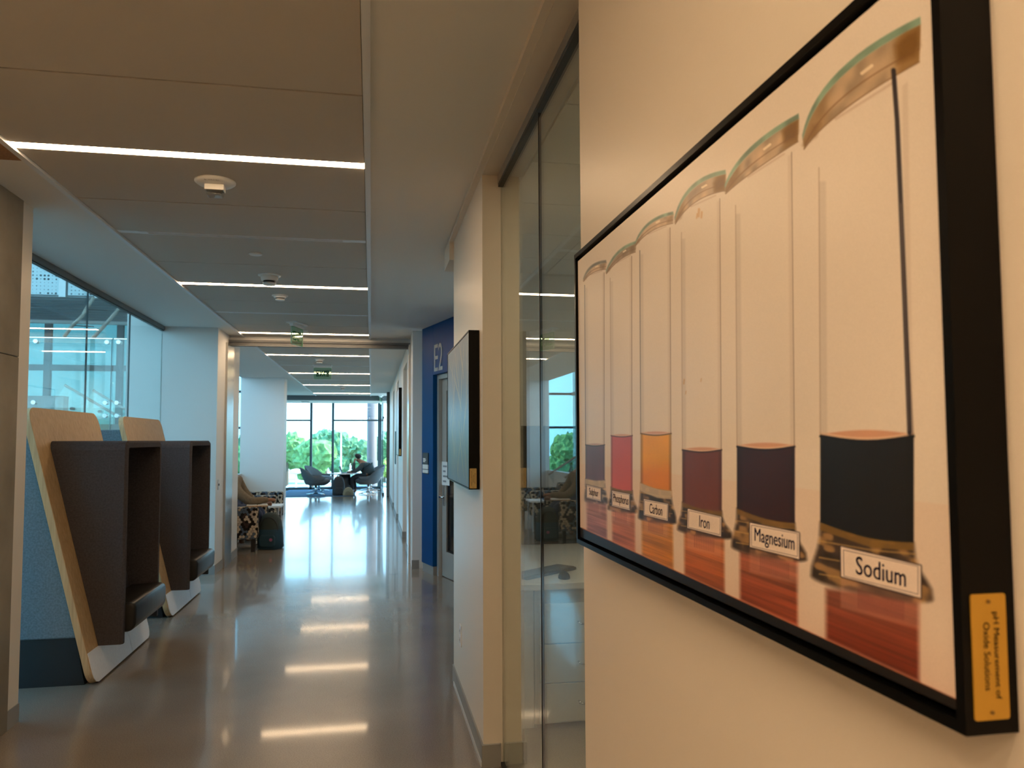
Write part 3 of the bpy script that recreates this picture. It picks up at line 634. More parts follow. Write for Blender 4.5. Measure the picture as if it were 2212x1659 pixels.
for k, (nm, x0, x1, yt, yl, colr, lab, foot, rim, rc, rx0, rx1) in enumerate(CYL):
    wd = x1-x0; sc = wd/60.0
    # reflection in the varnished wood
    yfl = (foot[3]-10, foot[3]+2)
    q = [(rx0, yfl[0]-0.04*wd), (rx1, yfl[1]), (rx1+1, yb(rx1)), (rx0+1, yb(rx0))]
    mk = poly(q, 2.0+sc*1.2); gcol = (s2(rc)*0.86+0.03)*(0.66+0.66*grain[..., None])
    fade = smooth(0, 1, (PYY-yfl[0])/np.maximum(yb(PXX)-yfl[0], 1)); blend(mk*(0.80+0.2*fade), gcol)
    # foot
    fl, fr_, fy0, fy1 = foot; cxm = (fl+fr_)/2; slope = 0.13+0.03*k
    ft = []
    for i in range(17):
        a = math.pi*i/16; ft.append((cxm-math.cos(a)*(fr_-fl)/2, fy1-(fr_-fl)*0.10+math.sin(a)*(fr_-fl)*0.07-math.cos(a)*(fr_-fl)*slope*0.35+6))
    rr_, ll_ = ft[-1], ft[0]
    ft = ft+[(x1+(rr_[0]-x1)*k_, yl[1]+(rr_[1]-yl[1])*t_) for k_, t_ in ((0.93, 0.82), (0.66, 0.66), (0.30, 0.48), (0.08, 0.26), (0.0, 0.0))]
    ft = ft+[(x0+(ll_[0]-x0)*k_, yl[0]+(ll_[1]-yl[0])*t_) for k_, t_ in ((0.0, 0.0), (0.08, 0.26), (0.30, 0.48), (0.66, 0.66), (0.93, 0.82))]
    dark = s2((58, 44, 34)) if k != 0 else s2((84, 78, 82))
    fm_ = poly(ft, 2.0+sc); nn = vnoise(60, 90, 20+k)
    blend(fm_*0.92, dark*(0.55+0.9*nn[..., None])+s2((120, 92, 40))*smooth(0.55, 0.8, nn)[..., None]*0.6)
    for j in range(3):
        yy = yl[0]+(fy1-yl[0])*(0.25+0.22*j); blend(stroke([(x0-2, yy), (cxm, yy+wd*0.10), (x1+2, yy+wd*0.14)], 1.2+sc*0.7)*0.6, s2((196, 160, 92)) if k > 1 else s2((170, 160, 158)))
    # clear base band under the liquid
    bh = (10+8*sc) if k in (2, 0) else (4+4*sc)
    blend(poly([(x0, yl[0]), (cxm, (yl[0]+yl[1])/2+0.06*wd), (x1, yl[1]), (x1, yl[1]+bh), (cxm, (yl[0]+yl[1])/2+0.08*wd+bh), (x0, yl[0]+bh)], 1.5)*0.85, s2((206, 192, 168)) if k in (0, 2) else s2((128, 98, 44)))
    # liquid
    e = 0.045*wd; top = [(x0+wd*i/10, yt+math.sin(math.pi*i/10)*e*1.3) for i in range(11)]
    bot = [(x1-wd*i/10, yl[1]+(yl[0]-yl[1])*i/10+math.sin(math.pi*i/10)*e*1.2) for i in range(11)]
    lm = poly(top+bot, 1.6); edge = np.clip(np.minimum(PXX-x0, x1-PXX)/(0.10*wd), 0, 1)
    lc = s2(colr)*(0.93+0.12*vnoise(20, 14, 40+k)[..., None])
    if k == 2: lc = lc*(1-smooth(985, 1030, PYY)[..., None])+s2((222, 140, 40))*smooth(985, 1030, PYY)[..., None]
    blend(lm, lc*(0.62+0.38*edge)[..., None])
    up = [(x0+wd*i/10, yt-math.sin(math.pi*i/10)*e*1.0) for i in range(11)]
    blend(poly(up+top[::-1], 1.5)*0.85, s2((208, 150, 118)) if k else s2((176, 140, 140)))
    blend(stroke([(a, b_-0.3*e) for a, b_ in top], 1.0+sc*1.1)*0.7, s2((232, 206, 180)))
    blend(stroke([(a, b_+0.5*e) for a, b_ in top], 1.4+sc*1.2)*0.8, s2(colr)*0.35)
    # glass walls
    (Lx, Ly), Cc, (Rx, Ry), hh = rim
    lcol = s2((150, 128, 112)); xtl = x0-2 if k < 4 else x0-3
    xtr = x1-(1+0.02*k*wd*0.6)
    blend(stroke([(xtl, Ly+hh*0.7), (x0, yt)], 1.2+0.4*sc)*(0.85 if k in (0, 2) else 0.5), s2((84, 84, 84)) if k in (0, 2) else lcol)
    blend(stroke([(xtr if k < 5 else 1932, Ry+hh*1.35), (x1-1, yt)], 1.2+0.3*sc)*0.65, s2((104, 80, 66)))
    blend(poly([(xtl, Ly+hh), (xtl+0.06*wd+3, Ly+hh), (x0+0.06*wd+3, yt), (x0, yt)], 2)*0.22, s2((150, 140, 132)))
    blend(poly([(xtr-0.05*wd-2, Ry+hh*1.5), (xtr, Ry+hh*1.4), (x1-1, yt), (x1-0.05*wd-3, yt)], 2)*0.18, s2((160, 140, 124)))
    # rim
    t_ = 3+hh*0.13
    outer = bez((Lx, Ly), Cc, (Rx, Ry)); inner = bez((Lx+1, Ly+t_*0.6), (Cc[0]+t_*0.4, Cc[1]+t_), (Rx+1, Ry+t_))
    low = bez((Lx+hh*0.04, Ly+hh*0.30), (Cc[0]+hh*0.32, Cc[1]+hh*0.95), (Rx-hh*0.02, Ry+hh*0.98))
    body = poly(inner+low[::-1], 1.6)
    rel = np.clip((PXX-Lx)/(Rx-Lx), 0, 1); nb = vnoise(70, 40, 60+k)
    bcol = s2((214, 186, 152))*(1-0.35*nb[..., None])
    if k > 2: bcol = bcol*(1-(smooth(0.72, 0.86, rel)+0.7*smooth(0.3, 0.12, rel))[..., None]*0.75)+s2((128, 90, 34))*((smooth(0.72, 0.86, rel)+0.7*smooth(0.3, 0.12, rel))*0.75)[..., None]
    elif k == 1: bcol = bcol*0.55+s2((88, 72, 52))*0.45
    blend(body*0.9, bcol)
    teal = s2((122, 158, 140))*(0.75+0.4*nb[..., None]) if k else s2((108, 112, 104))*(0.8+0.3*nb[..., None])
    blend(poly(outer+inner[::-1], 1.4)*0.95, teal)
    mid = bez((Lx+hh*0.06, Ly+hh*0.22), (Cc[0]+hh*0.22, Cc[1]+hh*0.62), (Rx-hh*0.02, Ry+hh*0.70))
    blend(poly([(Rx-hh*0.55, Ry+hh*0.62), (Rx-hh*0.30, Ry+hh*0.36), (Rx-hh*0.05, Ry+hh*0.26), (Rx-hh*0.02, Ry+hh*0.62), (Rx-hh*0.12, Ry+hh*0.86), (Rx-hh*0.5, Ry+hh*1.02)], 2+hh*0.05)*(0.75 if k > 2 else 0.4), s2((112, 78, 30)))
    blend(poly([(Lx+hh*0.02, Ly+hh*0.22), (Lx+hh*0.22, Ly-hh*0.22), (Lx+hh*0.38, Ly-hh*0.25), (Lx+hh*0.30, Ly+hh*0.02)], 2+hh*0.04)*0.6, s2((120, 86, 40)))
    blend(stroke([(low[6][0]-hh*0.05, low[6][1]+hh*0.10), (low[12][0], low[12][1]+hh*0.12)], 1.0+hh*0.03, 1+hh*0.04)*0.35, s2((150, 116, 96)))
    blend(stroke(mid, 1.0+hh*0.02)*0.6, s2((120, 84, 50))); blend(stroke(low, 1.0+hh*0.02)*0.75, s2((128, 96, 66)))
    blend(stroke([(mid[9][0], mid[9][1]-hh*0.2), (mid[10][0], mid[10][1]-hh*0.22)], 2+hh*0.05)*0.8, s2((250, 238, 214)))
    # name card
    blend(poly([(a+1.5, b_+2.5) for a, b_ in lab], 2.0)*0.6, s2((60, 40, 30)))
    blend(poly(lab, 1.2), s2((236, 220, 208)))
    blend(stroke(list(lab)+[lab[0]], 1.0+0.35*sc)*0.85, s2((40, 36, 48)))
    ins = 0.08; cx_ = sum(a for a, _ in lab)/4; cy_ = sum(b_ for _, b_ in lab)/4
    blend(stroke([(a+(cx_-a)*ins, b_+(cy_-b_)*ins*2) for a, b_ in list(lab)+[lab[0]]], 0.7+0.2*sc)*0.7, s2((70, 66, 80)))
    # card and lettering mirrored in the varnish
    (ax, ay), (bx, by), (cx2, cy2), (dx, dy) = lab; hcard = dy-ay
    blend(poly([(dx, dy+2), (cx2, cy2+2), (cx2, cy2+hcard*1.0), (dx, dy+hcard*1.0)], 3)*0.30, s2((226, 170, 150)))
    for j in range(int(3+wd/9)):
        u_ = 0.22+0.56*j/max(1, int(2+wd/9)); xx_ = dx+(cx2-dx)*u_; yy_ = dy+(cy2-dy)*u_
        blend(stroke([(xx_, yy_+hcard*0.25), (xx_, yy_+hcard*0.85)], 0.8+0.35*sc)*0.45, s2((110, 40, 44)))
# thick dark streak down the last cylinder
blend(stroke([(1930, 152), (1938, 260), (1945, 420), (1954, 640), (1960, 800), (1965, 935)], 10, 3)*0.95, s2((34, 30, 38)))
blend(stroke([(1946, 440), (1956, 700), (1963, 930)], 2.0)*0.5, s2((180, 160, 150)))
# stains on the Iron cylinder, dark table edge along the bottom
for a, b_, r_ in ((1510, 452, 5), (1516, 458, 4), (1506, 462, 3), (1478, 820, 3), (1482, 845, 2), (1515, 818, 2)): blend(stroke([(a, b_), (a-1, b_+r_*3)], r_, 2)*0.5, s2((186, 130, 60)))
blend(smooth(-1.5, 1.5, PYY-yb(PXX)), s2((16, 13, 14)))
blend(stroke([(1258, yb(1258)), (2070, yb(2070))], 2.5, 2)*0.55, s2((190, 90, 50)))
IMG *= (0.975+0.05*rng.random((H_, W_)))[..., None]
im_big = pixel_image('cylinder_print', IMG)
M['canvas_big'] = image_mat('canvas_print', im_big, rough=0.36, spec=0.55)
def canvas(parent, x, y0, y1, z0, z1, m, th=0.03):
    me = bpy.data.meshes.new('canvas'); xb = x+th
    v = [(x, y1, z0), (x, y0, z0), (x, y0, z1), (x, y1, z1), (xb, y1, z0), (xb, y0, z0), (xb, y0, z1), (xb, y1, z1)]
    f = [(0, 1, 2, 3), (4, 7, 6, 5), (0, 4, 5, 1), (1, 5, 6, 2), (2, 6, 7, 3), (3, 7, 4, 0)]
    me.from_pydata(v, [], f); uvl = me.uv_layers.new(name='UVMap')
    q = {0: (0, 0), 1: (1, 0), 2: (1, 1), 3: (0, 1), 4: (0, 0), 5: (1, 0), 6: (1, 1), 7: (0, 1)}
    for p_ in me.polygons:
        for li in p_.loop_indices: uvl.data[li].uv = q[me.loops[li].vertex_index]
    me.materials.append(m); me.update(); o = bpy.data.objects.new('canvas', me); COL.objects.link(o); at(o, parent); return o
cv = canvas(big, CXC, CY0, CY1, CZ0, CZ1, M['canvas_big'])
for nm, x0, x1, yt, yl, colr, lab, foot, rim, rc, rx0, rx1 in CYL:
    (ax, ay), (bx, by), (cx2, cy2), (dx, dy) = lab
    hpad = {'Sulphur': 0.20, 'Phosphorus': 0.09, 'Carbon': 0.24, 'Iron': 0.35, 'Magnesium': 0.10, 'Sodium': 0.19}[nm]
    vlo, vhi = (0.22, 0.80) if nm in ('Carbon', 'Iron', 'Sodium') else (0.14, 0.82)
    def fn(u, v, ax=ax, ay=ay, bx=bx, by=by, cx2=cx2, cy2=cy2, dx=dx, dy=dy, hpad=hpad, vlo=vlo, vhi=vhi):
        u = hpad+u*(1-2*hpad); v = vlo+v*(vhi-vlo)
        x = (dx+(cx2-dx)*u)*(1-v)+(ax+(bx-ax)*u)*v; y = (dy+(cy2-dy)*u)*(1-v)+(ay+(by-ay)*u)*v
        return PX(x, y, CXC-0.0004)
    o = lettering(nm, fn, 'navy', cv, False); at(o, big); o.parent = cv; o.matrix_parent_inverse = cv.matrix_parent_inverse.copy()
    o.matrix_parent_inverse = (Matrix.Translation(big.location) @ cv.matrix_parent_inverse).inverted()
# brass plate on the near edge of the frame
def plate(parent, quad_px, yface, body, m, txt, rows):
    a = PY(*quad_px[0], yface); b_ = PY(*quad_px[1], yface)      # top-left, bottom-right on plane y = yface
    x0, x1, z1, z0 = a.x, b_.x, a.z, b_.z
    pm = MB().prism(rrect((x1-x0)/2, (z1-z0)/2, 0.0022, 4, (x0+x1)/2, (z0+z1)/2), 1, yface-0.0014, yface-0.0001)
    pl_ = at(pm.build('name_plate', m), parent)
    inv = (Matrix.Translation(parent.location) @ pl_.matrix_parent_inverse).inverted()
    for zc in (z1-0.006, z0+0.006):
        o = MB().cyl(((x0+x1)/2-0.0005, yface-0.0026, zc), ((x0+x1)/2-0.0005, yface-0.001, zc), 0.0016, n=12).build('screw', mat('dark_brass', (0.25, 0.16, 0.05), rough=0.35, metal=0.8)); o.parent = pl_; o.matrix_parent_inverse = inv
    for s_, xa, xb, za, zb in rows:
        # reads downwards: letter tops towards +x
        o = lettering(s_, lambda u, v: Vector((x0+(xa+(xb-xa)*v)*(x1-x0), yface-0.0018, z1-(za+(zb-za)*u)*(z1-z0))), txt, pl_); o.matrix_parent_inverse = inv
    return pl_
plate(big, ((2094, 1284), (2179, 1551)), 0.538, None, 'brass', 'ink', [('pH Measurement of', 0.56, 0.78, 0.145, 0.84), ('Oxide Solutions', 0.31, 0.50, 0.225, 0.765)])
# ---- crystal print
P2Y0, P2Y1, P2Z0, P2Z1 = 3.62, 4.66, 1.262, 2.035
pr2 = frame_print('framed_print', 'blue-grey crystal micrograph print with golden needles in black frame on the wall pier', 0.463, P2Y0, P2Y1, P2Z0, P2Z1, 0.052, 0.006, 0.008)
h2, w2 = 700, 900
u2, v2 = np.meshgrid((np.arange(w2)+0.5)/w2, (np.arange(h2)+0.5)/h2)
I2 = np.zeros((h2, w2, 3)); base = s2((104, 132, 152)); I2[:] = base
I2 = I2*(1-0.25*v2[..., None])+s2((92, 100, 112))*0.25*v2[..., None]
r2_ = np.random.default_rng(11)
def needle(ax, ay, bx, by, wd, c_, al):
    global I2
    dx, dy = bx-ax, by-ay; L2 = dx*dx+dy*dy; t_ = np.clip(((u2-ax)*dx+(v2-ay)*dy)/L2, 0, 1); d_ = np.hypot(u2-ax-t_*dx, v2-ay-t_*dy)
    mk = np.clip((wd*(1-0.6*np.abs(t_-0.5)*2)-d_)/0.0018+0.5, 0, 1)*al; I2 = I2*(1-mk[..., None])+s2(c_)*mk[..., None]
cols = [(206, 184, 130), (176, 160, 140), (150, 142, 150), (196, 178, 150), (132, 140, 156)]
for i in range(120):
    ang = r2_.normal(math.pi/2, 0.42); cx_ = r2_.normal(0.30, 0.14) if i < 80 else r2_.random(); cy_ = r2_.normal(0.5, 0.25); L_ = r2_.uniform(0.12, 0.42)
    needle(cx_-math.cos(ang)*L_, cy_-math.sin(ang)*L_, cx_+math.cos(ang)*L_, cy_+math.sin(ang)*L_, r2_.uniform(0.0018, 0.006), cols[i % 5], r2_.uniform(0.3, 0.8))
for q in ((0.35, 0.80, 0.72, 0.50), (0.62, 0.98, 0.80, 0.72), (0.80, 0.95, 0.55, 0.25), (0.97, 0.80, 0.85, 0.45), (0.95, 0.60, 0.72, 0.30), (0.55, 0.45, 0.80, 0.05), (0.70, 0.40, 0.50, 0.05), (0.40, 0.95, 0.60, 0.62), (0.85, 0.25, 0.92, 0.0)):
    needle(*q, 0.006, (208, 186, 128), 0.9)
M['canvas2'] = image_mat('crystal_canvas', pixel_image('crystal_print', I2), rough=0.38, spec=0.4)
canvas(pr2, 0.4655, P2Y0+0.008, P2Y1-0.008, P2Z0+0.008, P2Z1-0.008, M['canvas2'])
plate(pr2, ((1014.5, 1012), (1029.5, 1055)), P2Y0, None, 'brass2', 'ink', [('Polarized Light', 0.68, 0.84, 0.25, 0.78), ('Micrograph', 0.44, 0.60, 0.32, 0.70), ('of Crystals of Caffeine', 0.20, 0.36, 0.14, 0.88)])
# ---- narrow far print
pr3 = frame_print('framed_print', 'black framed print seen almost edge-on on the far white pier', 0.437, 12.37, 13.45, 1.245, 2.36, 0.05, 0.012, 0.01)
at(box('canvas', 0.440, 0.46, 12.385, 13.435, 1.26, 2.345, mat('pale_print', (0.6, 0.62, 0.62), rough=0.4, var=0.3, scale=3)), pr3)
at(box('name_plate', 0.448, 0.474, 12.3685, 12.37, 1.26, 1.36, 'brass2'), pr3)
# ================================================================== SOLO BOOTHS
BH = math.hypot(0.424, 1.715)
def brd(t, d=0.0):                            # point on the leaning board: t along, d in front of its face
    return (-0.424*t/BH+d*1.715/BH, 1.715*t/BH+d*0.424/BH)
def make_booth(W):
    r_ = thing('solo_booth', '', 'booth seat', (0, 0, 0), 'upholstered solo booths against the glass wall')
    def leaning(pts, d0, d1, name, m, bev=0.0, bands=(0, 1)):
        b_ = MB(); n = len(pts)
        v = [(brd(t, d0)[0], y, brd(t, d0)[1]) for y, t in pts]+[(brd(t, d1)[0], y, brd(t, d1)[1]) for y, t in pts]
        b_.add(v, [tuple(range(n)), tuple(range(2*n-1, n-1, -1))]+[(i, (i+1) % n, (i+1) % n+n, i+n) for i in range(n)])
        return b_.build(name, m, r_, bev)
    leaning(rrect(W/2, BH/2-0.004, 0.09, 7, W/2, BH/2+0.006), -0.042, 0.0, 'board', 'oak', 0.003)
    ka = [(0.07, 0.010), (0.62*W, 0.010), (0.62*W, 0.205), (0.006, 0.205), (0.006, 0.085), (0.016, 0.050), (0.038, 0.022)]
    kb = [(W-a+0.0, t_) for a, t_ in ka]; kb = [(W-0.07, 0.010), (0.625*W, 0.010), (0.625*W, 0.205), (W-0.006, 0.205), (W-0.006, 0.085), (W-0.016, 0.050), (W-0.038, 0.022)]
    leaning(ka, 0.0, 0.004, 'kick_plate', 'kick'); leaning(kb, 0.0, 0.004, 'kick_plate', 'kick')
    # hood: a felt tunnel standing on the board
    ya, yb_, zt, zb, th, R_ = 0.19, W-0.17, 1.505, 0.20, 0.045, 0.06
    xf = 0.095
    def path(o):
        p_ = [(ya+o, zb), (ya+o, zb+0.4), (ya+o, zb+0.8)]
        rr = max(R_-o, 0.015)
        for i in range(6):
            a = math.pi-math.pi/2*i/5; p_.append((ya+o+rr+rr*math.cos(a), zt-o-rr+rr*math.sin(a)))
        for i in range(6):
            a = math.pi/2-math.pi/2*i/5; p_.append((yb_-o-rr+rr*math.cos(a), zt-o-rr+rr*math.sin(a)))
        return p_+[(yb_-o, zb+0.8), (yb_-o, zb+0.4), (yb_-o, zb)]
    po, pi_ = path(0), path(th); hb = MB(); n = len(po)
    bx = lambda z: -0.424*z/1.715
    rows = [[(bx(z)+0.002, y, z) for y, z in po], [(xf-0.012, y, z) for y, z in po], [(xf, y+(0.012 if y < W/2 else -0.012)*(1 if abs(y-W/2) > 0.2 else 0), z-(0.012 if z > zt-0.02 else 0)) for y, z in po],
            [(xf, y, z) for y, z in pi_], [(bx(z)+0.002, y, z) for y, z in pi_]]
    hb.grid(rows)
    for side in (0, n-1):
        hb.add([rows[0][side], rows[1][side], rows[3][side], rows[4][side]], [(0, 1, 2, 3)])
    hb.build('hood', 'felt', r_, 0, False)
    MB().add([(bx(z)+0.012, y, z) for y, z in ((ya+th, 0.25), (yb_-th, 0.25), (yb_-th, zt-th), (ya+th, zt-th))]+[(bx(z)+0.003, y, z) for y, z in ((ya+th, 0.25), (yb_-th, 0.25), (yb_-th, zt-th), (ya+th, zt-th))],
             [(0, 1, 2, 3), (7, 6, 5, 4), (0, 4, 5, 1), (1, 5, 6, 2), (2, 6, 7, 3), (3, 7, 4, 0)]).build('back_pad', 'felt', r_)
    MB().prism([(bx(0.45)+0.02, 0.445), (xf+0.035, 0.455), (xf+0.065, 0.43), (xf+0.062, 0.30), (xf+0.03, 0.265), (bx(0.26)+0.02, 0.255)], 1, ya+th+0.004, yb_-th-0.004).build('seat_cushion', 'leather', r_, 0.022, True, 3)
    sb = -0.042
    MB().prism([(-0.63, 0.29), (bx(0.29)-0.048, 0.29), (bx(1.60)-0.048, 1.60), (-0.63, 1.60)], 1, 0.035, W-0.035).build('rear_screen', 'bluefelt', r_, 0.01)
    MB().prism([(-0.61, 0.0), (bx(0.0)-0.075, 0.0), (bx(0.29)-0.06, 0.29), (-0.61, 0.29)], 1, 0.05, W-0.05).build('plinth', 'plinth', r_)
    return r_
b1 = make_booth(1.20); b1.location = (-1.657, 5.10, 0)
b1['label'] = 'felt hooded solo booth with oak board standing beside the concrete column'
b2 = copy_tree(b1); b2.location = (-1.660, 6.90, 0)
b2['label'] = 'felt hooded solo booth with oak board standing next to the white pier'
# ================================================================== SMALL FIXTURES
sw = thing('light_switch', 'small white wall switch plate on the white pier edge', 'switch', (-1.73, 9.2, 1.0))
box('plate', 0.0, 0.006, -0.036, 0.036, -0.06, 0.06, 'alu', sw, 0.002); box('rocker', 0.006, 0.012, -0.016, 0.016, -0.012, 0.012, 'rail', sw)
ol = thing('wall_outlet', 'white duplex outlet low on the cream wall pier', 'outlet', (XR, 4.40, 0.375))
box('plate', -0.006, 0.0, -0.036, 0.036, -0.06, 0.06, 'white', ol, 0.002)
for z_ in (-0.026, 0.026):
    q = MB().prism(rrect(0.016, 0.015, 0.006, 4, 0, z_), 0, -0.009, -0.006).build('socket', mat('socket_white', (0.7, 0.7, 0.68)), ol)
    for y_ in (-0.006, 0.006): box('slot', -0.0095, -0.008, y_-0.001, y_+0.001, z_-0.004, z_+0.006, 'rail', q)
sg = thing('room_sign', 'stacked dark and white room sign plates on the blue portal', 'sign', tuple(bw(bs(920, 1000)[0], -0.002, bs(920, 1000)[1])))
sa, sb_ = bs(914.5, 1000)[0], bs(926, 1000)[0]
for ya, yb_, m_, nm in ((978, 1023.5, 'rail', 'backing'), (980, 1002, mat('sign_dark', (0.06, 0.065, 0.07)), 'sign_plate'), (1003.5, 1013, 'white', 'sign_plate'), (1014.5, 1021.5, 'white', 'sign_plate')):
    za, zb = bs(920, yb_)[1], bs(920, ya)[1]; d_ = -0.006 if nm == 'backing' else -0.010
    at(bbox(sa, sb_, d_, 0.0, za, zb).build(nm, m_), sg)
sl_ = MB()
for j, (z0_, wd_) in enumerate(((991, 0.5), (994, 0.6), (997, 0.45))):
    zz = bs(920, z0_)[1]; bbox(sa+0.02, sa+0.02+wd_*(sb_-sa-0.02), -0.0112, -0.010, zz-0.006, zz+0.006, sl_)
at(sl_.build('tactile_lines', 'white'), sg)
np_ = thing('door_notice', 'white paper notice taped inside the blue portal door', 'notice', tuple(bw(a0+0.2, D0-0.002, 1.4)))
n0 = bs(955, 997, D0); n1 = bs(955, 1047, D0)
at(bbox(n0[0], n0[0]+0.24, D0-0.004, D0-0.002, n1[1], n0[1]).build('sheet', mat('paper', (0.78, 0.78, 0.77), rough=0.7)), np_)
pm = MB()
for j in range(5):
    zz = n0[1]-0.05-0.055*j; bbox(n0[0]+0.04, n0[0]+0.04+[0.12, 0.08, 0.14, 0.10, 0.06][j], D0-0.0045, D0-0.004, zz-0.010, zz+0.010, pm)
at(pm.build('print_lines', mat('grey_ink', (0.25, 0.25, 0.27))), np_)
vs = tag(box('wall_sign', 0.470, 0.486, 15.15, 15.5, 1.03, 1.68, mat('teal_plate', (0.03, 0.07, 0.09), rough=0.4), None, 0.003), 'thin dark vertical sign plate on the far white pier', 'sign')
# ================================================================== OFFICE BEHIND THE GLASS
ofl = thing('office_fill_light', 'added unseen square panel light that brightens the office', 'light', (1.7, 3.2, 2.775))  # unseen lamp, added to brighten the office behind the glass
box('frame', -0.3, 0.3, -0.3, 0.3, -0.012, 0.0, 'alu', ofl); box('diffuser', -0.28, 0.28, -0.28, 0.28, -0.016, -0.012, emis('office_fill_diffuser', (1.0, 0.84, 0.62), 22.0), ofl)
dk = thing('office_desk', 'white office worktop on white side panel behind the glass', 'desk', (1.6, 4.6, 0))
at(box('worktop', 0.765, 2.6, 3.88, 5.36, 0.715, 0.75, mat('white_laminate', (0.72, 0.71, 0.67), rough=0.3), None, 0.004), dk)
at(box('side_panel', 0.78, 0.845, 3.93, 5.3, 0, 0.715, 'white'), dk); at(box('side_panel', 2.5, 2.56, 3.93, 5.3, 0, 0.715, 'white'), dk)
dc = thing('drawer_cabinet', 'white three drawer cabinet under the office worktop', 'cabinet', (1.15, 4.3, 0))
lam = mat('drawer_laminate', (0.66, 0.64, 0.57), rough=0.35)
at(box('carcass', 0.848, 1.42, 3.92, 4.5, 0.02, 0.71, lam), dc)
for j, (za, zb) in enumerate(((0.435, 0.640), (0.232, 0.430), (0.030, 0.227))):
    d_ = at(box('drawer', 0.872, 1.40, 3.902, 3.92, za, zb, lam, None, 0.002), dc)
    zc = za+(zb-za)*0.52; xc = 1.135
    hm = MB().tube([(xc-0.055, 3.902, zc), (xc-0.055, 3.878, zc-0.004), (xc-0.04, 3.872, zc-0.006), (xc+0.04, 3.872, zc-0.006), (xc+0.055, 3.878, zc-0.004), (xc+0.055, 3.902, zc)], 0.005, 8)
    h_ = hm.build('handle', 'chrome', d_, 0, True); h_.matrix_parent_inverse = Matrix.Identity(4)
kb_ = thing('keyboard', 'dark grey computer keyboard lying on the office worktop', 'keyboard', (0.955, 4.18, 0.75), None, math.radians(38))
box('case', -0.22, 0.22, -0.07, 0.07, 0.0, 0.016, mat('key_case', (0.10, 0.10, 0.10), rough=0.5), kb_, 0.004)
km = MB()
for r_ in range(5):
    for c_ in range(15): km.box(-0.21+0.028*c_, -0.21+0.028*c_+0.024, -0.062+0.025*r_, -0.062+0.025*r_+0.021, 0.014, 0.021)
ko = km.build('keys', mat('key_grey', (0.17, 0.17, 0.17), rough=0.5), kb_); ko['kind'] = 'stuff'
ms = thing('computer_mouse', 'dark grey computer mouse beside the keyboard', 'mouse', (1.035, 4.02, 0.75), None, math.radians(80))
sm_ = MB(); rows = []
for i in range(9):
    a = math.pi/2*i/8
    rows.append([(0.060*math.cos(a)*math.cos(t_), 0.033*math.cos(a)*math.sin(t_), 0.036*math.sin(a)*(1-0.12*math.cos(t_))) for t_ in [2*math.pi*k/24 for k in range(25)]])
sm_.grid(rows).build('shell', 'rubber', ms, 0, True); MB().cyl((0.03, -0.004, 0.030), (0.03, 0.004, 0.030), 0.007).build('wheel', 'rail', ms)
sc_ = thing('desk_screen', 'dark grey fabric privacy screen at the back of the office worktop', 'desk screen', (1.6, 5.33, 0.75))
at(box('panel', 0.72, 2.55, 5.32, 5.35, 0.752, 1.60, mat('screen_fabric', (0.045, 0.05, 0.05), rough=0.8), None, 0.006), sc_); at(box('clamp', 0.95, 1.0, 5.31, 5.355, 0.751, 0.82, 'alu'), sc_)
# ================================================================== LOUNGE
# patterned upholstery: clusters of dots on a hex grid
pn = 512; cell = pn/12.0; rp = np.random.default_rng(21)
gx, gy = np.meshgrid(np.arange(pn)+0.5, np.arange(pn)+0.5)
pat = np.zeros((pn, pn, 3)); pat[:] = s2((30, 25, 24))
rowh = pn/14.0; centres = [((i+0.5*(j % 2)+0.25)*cell, (j+0.5)*rowh) for j in range(14) for i in range(12)]
pal = [s2((196, 180, 156)), s2((84, 98, 112)), s2((64, 50, 46)), s2((172, 156, 138)), s2((46, 42, 44))]
def nb(j, i, d):
    e = j % 2
    return {0: (j, i+1), 1: (j+1, i+e), 2: (j+1, i-1+e), 3: (j, i-1), 4: (j-1, i-1+e), 5: (j-1, i+e)}[d]
def cpos(j, i): return (i+0.5*(j % 2)+0.25)*cell, (j+0.5)*rowh
def dotline(p_, q_, rad, c_):
    for ox in (-pn, 0, pn):
        for oy in (-pn, 0, pn):
            ax, ay = p_[0]+ox, p_[1]+oy; bx, by = q_[0]+ox, q_[1]+oy
            dx, dy = bx-ax, by-ay; L2 = dx*dx+dy*dy+1e-9; t_ = np.clip(((gx-ax)*dx+(gy-ay)*dy)/L2, 0, 1)
            m_ = np.hypot(gx-ax-t_*dx, gy-ay-t_*dy) < rad; pat[m_] = c_
for k in range(52):
    j, i = int(rp.integers(0, 14)), int(rp.integers(0, 12)); c_ = pal[[0, 0, 0, 1, 2, 1, 3, 4][int(rp.integers(0, 8))]]; p0_ = cpos(j, i)
    dotline(p0_, p0_, cell*0.48, c_); d0 = int(rp.integers(0, 6))
    for d_ in [(d0, d0+2, d0+4), (d0, d0+2), (d0, d0+3, d0+1)][int(rp.integers(0, 3))]:
        jj, ii = nb(j, i, d_ % 6); q_ = cpos(jj, ii); dotline(p0_, q_, cell*0.22, c_); dotline(q_, q_, cell*0.48, c_)
M['pattern'] = image_mat('dot_cluster_fabric', pixel_image('dot_clusters', pat), rough=0.85, box=0.46, spec=0.2)
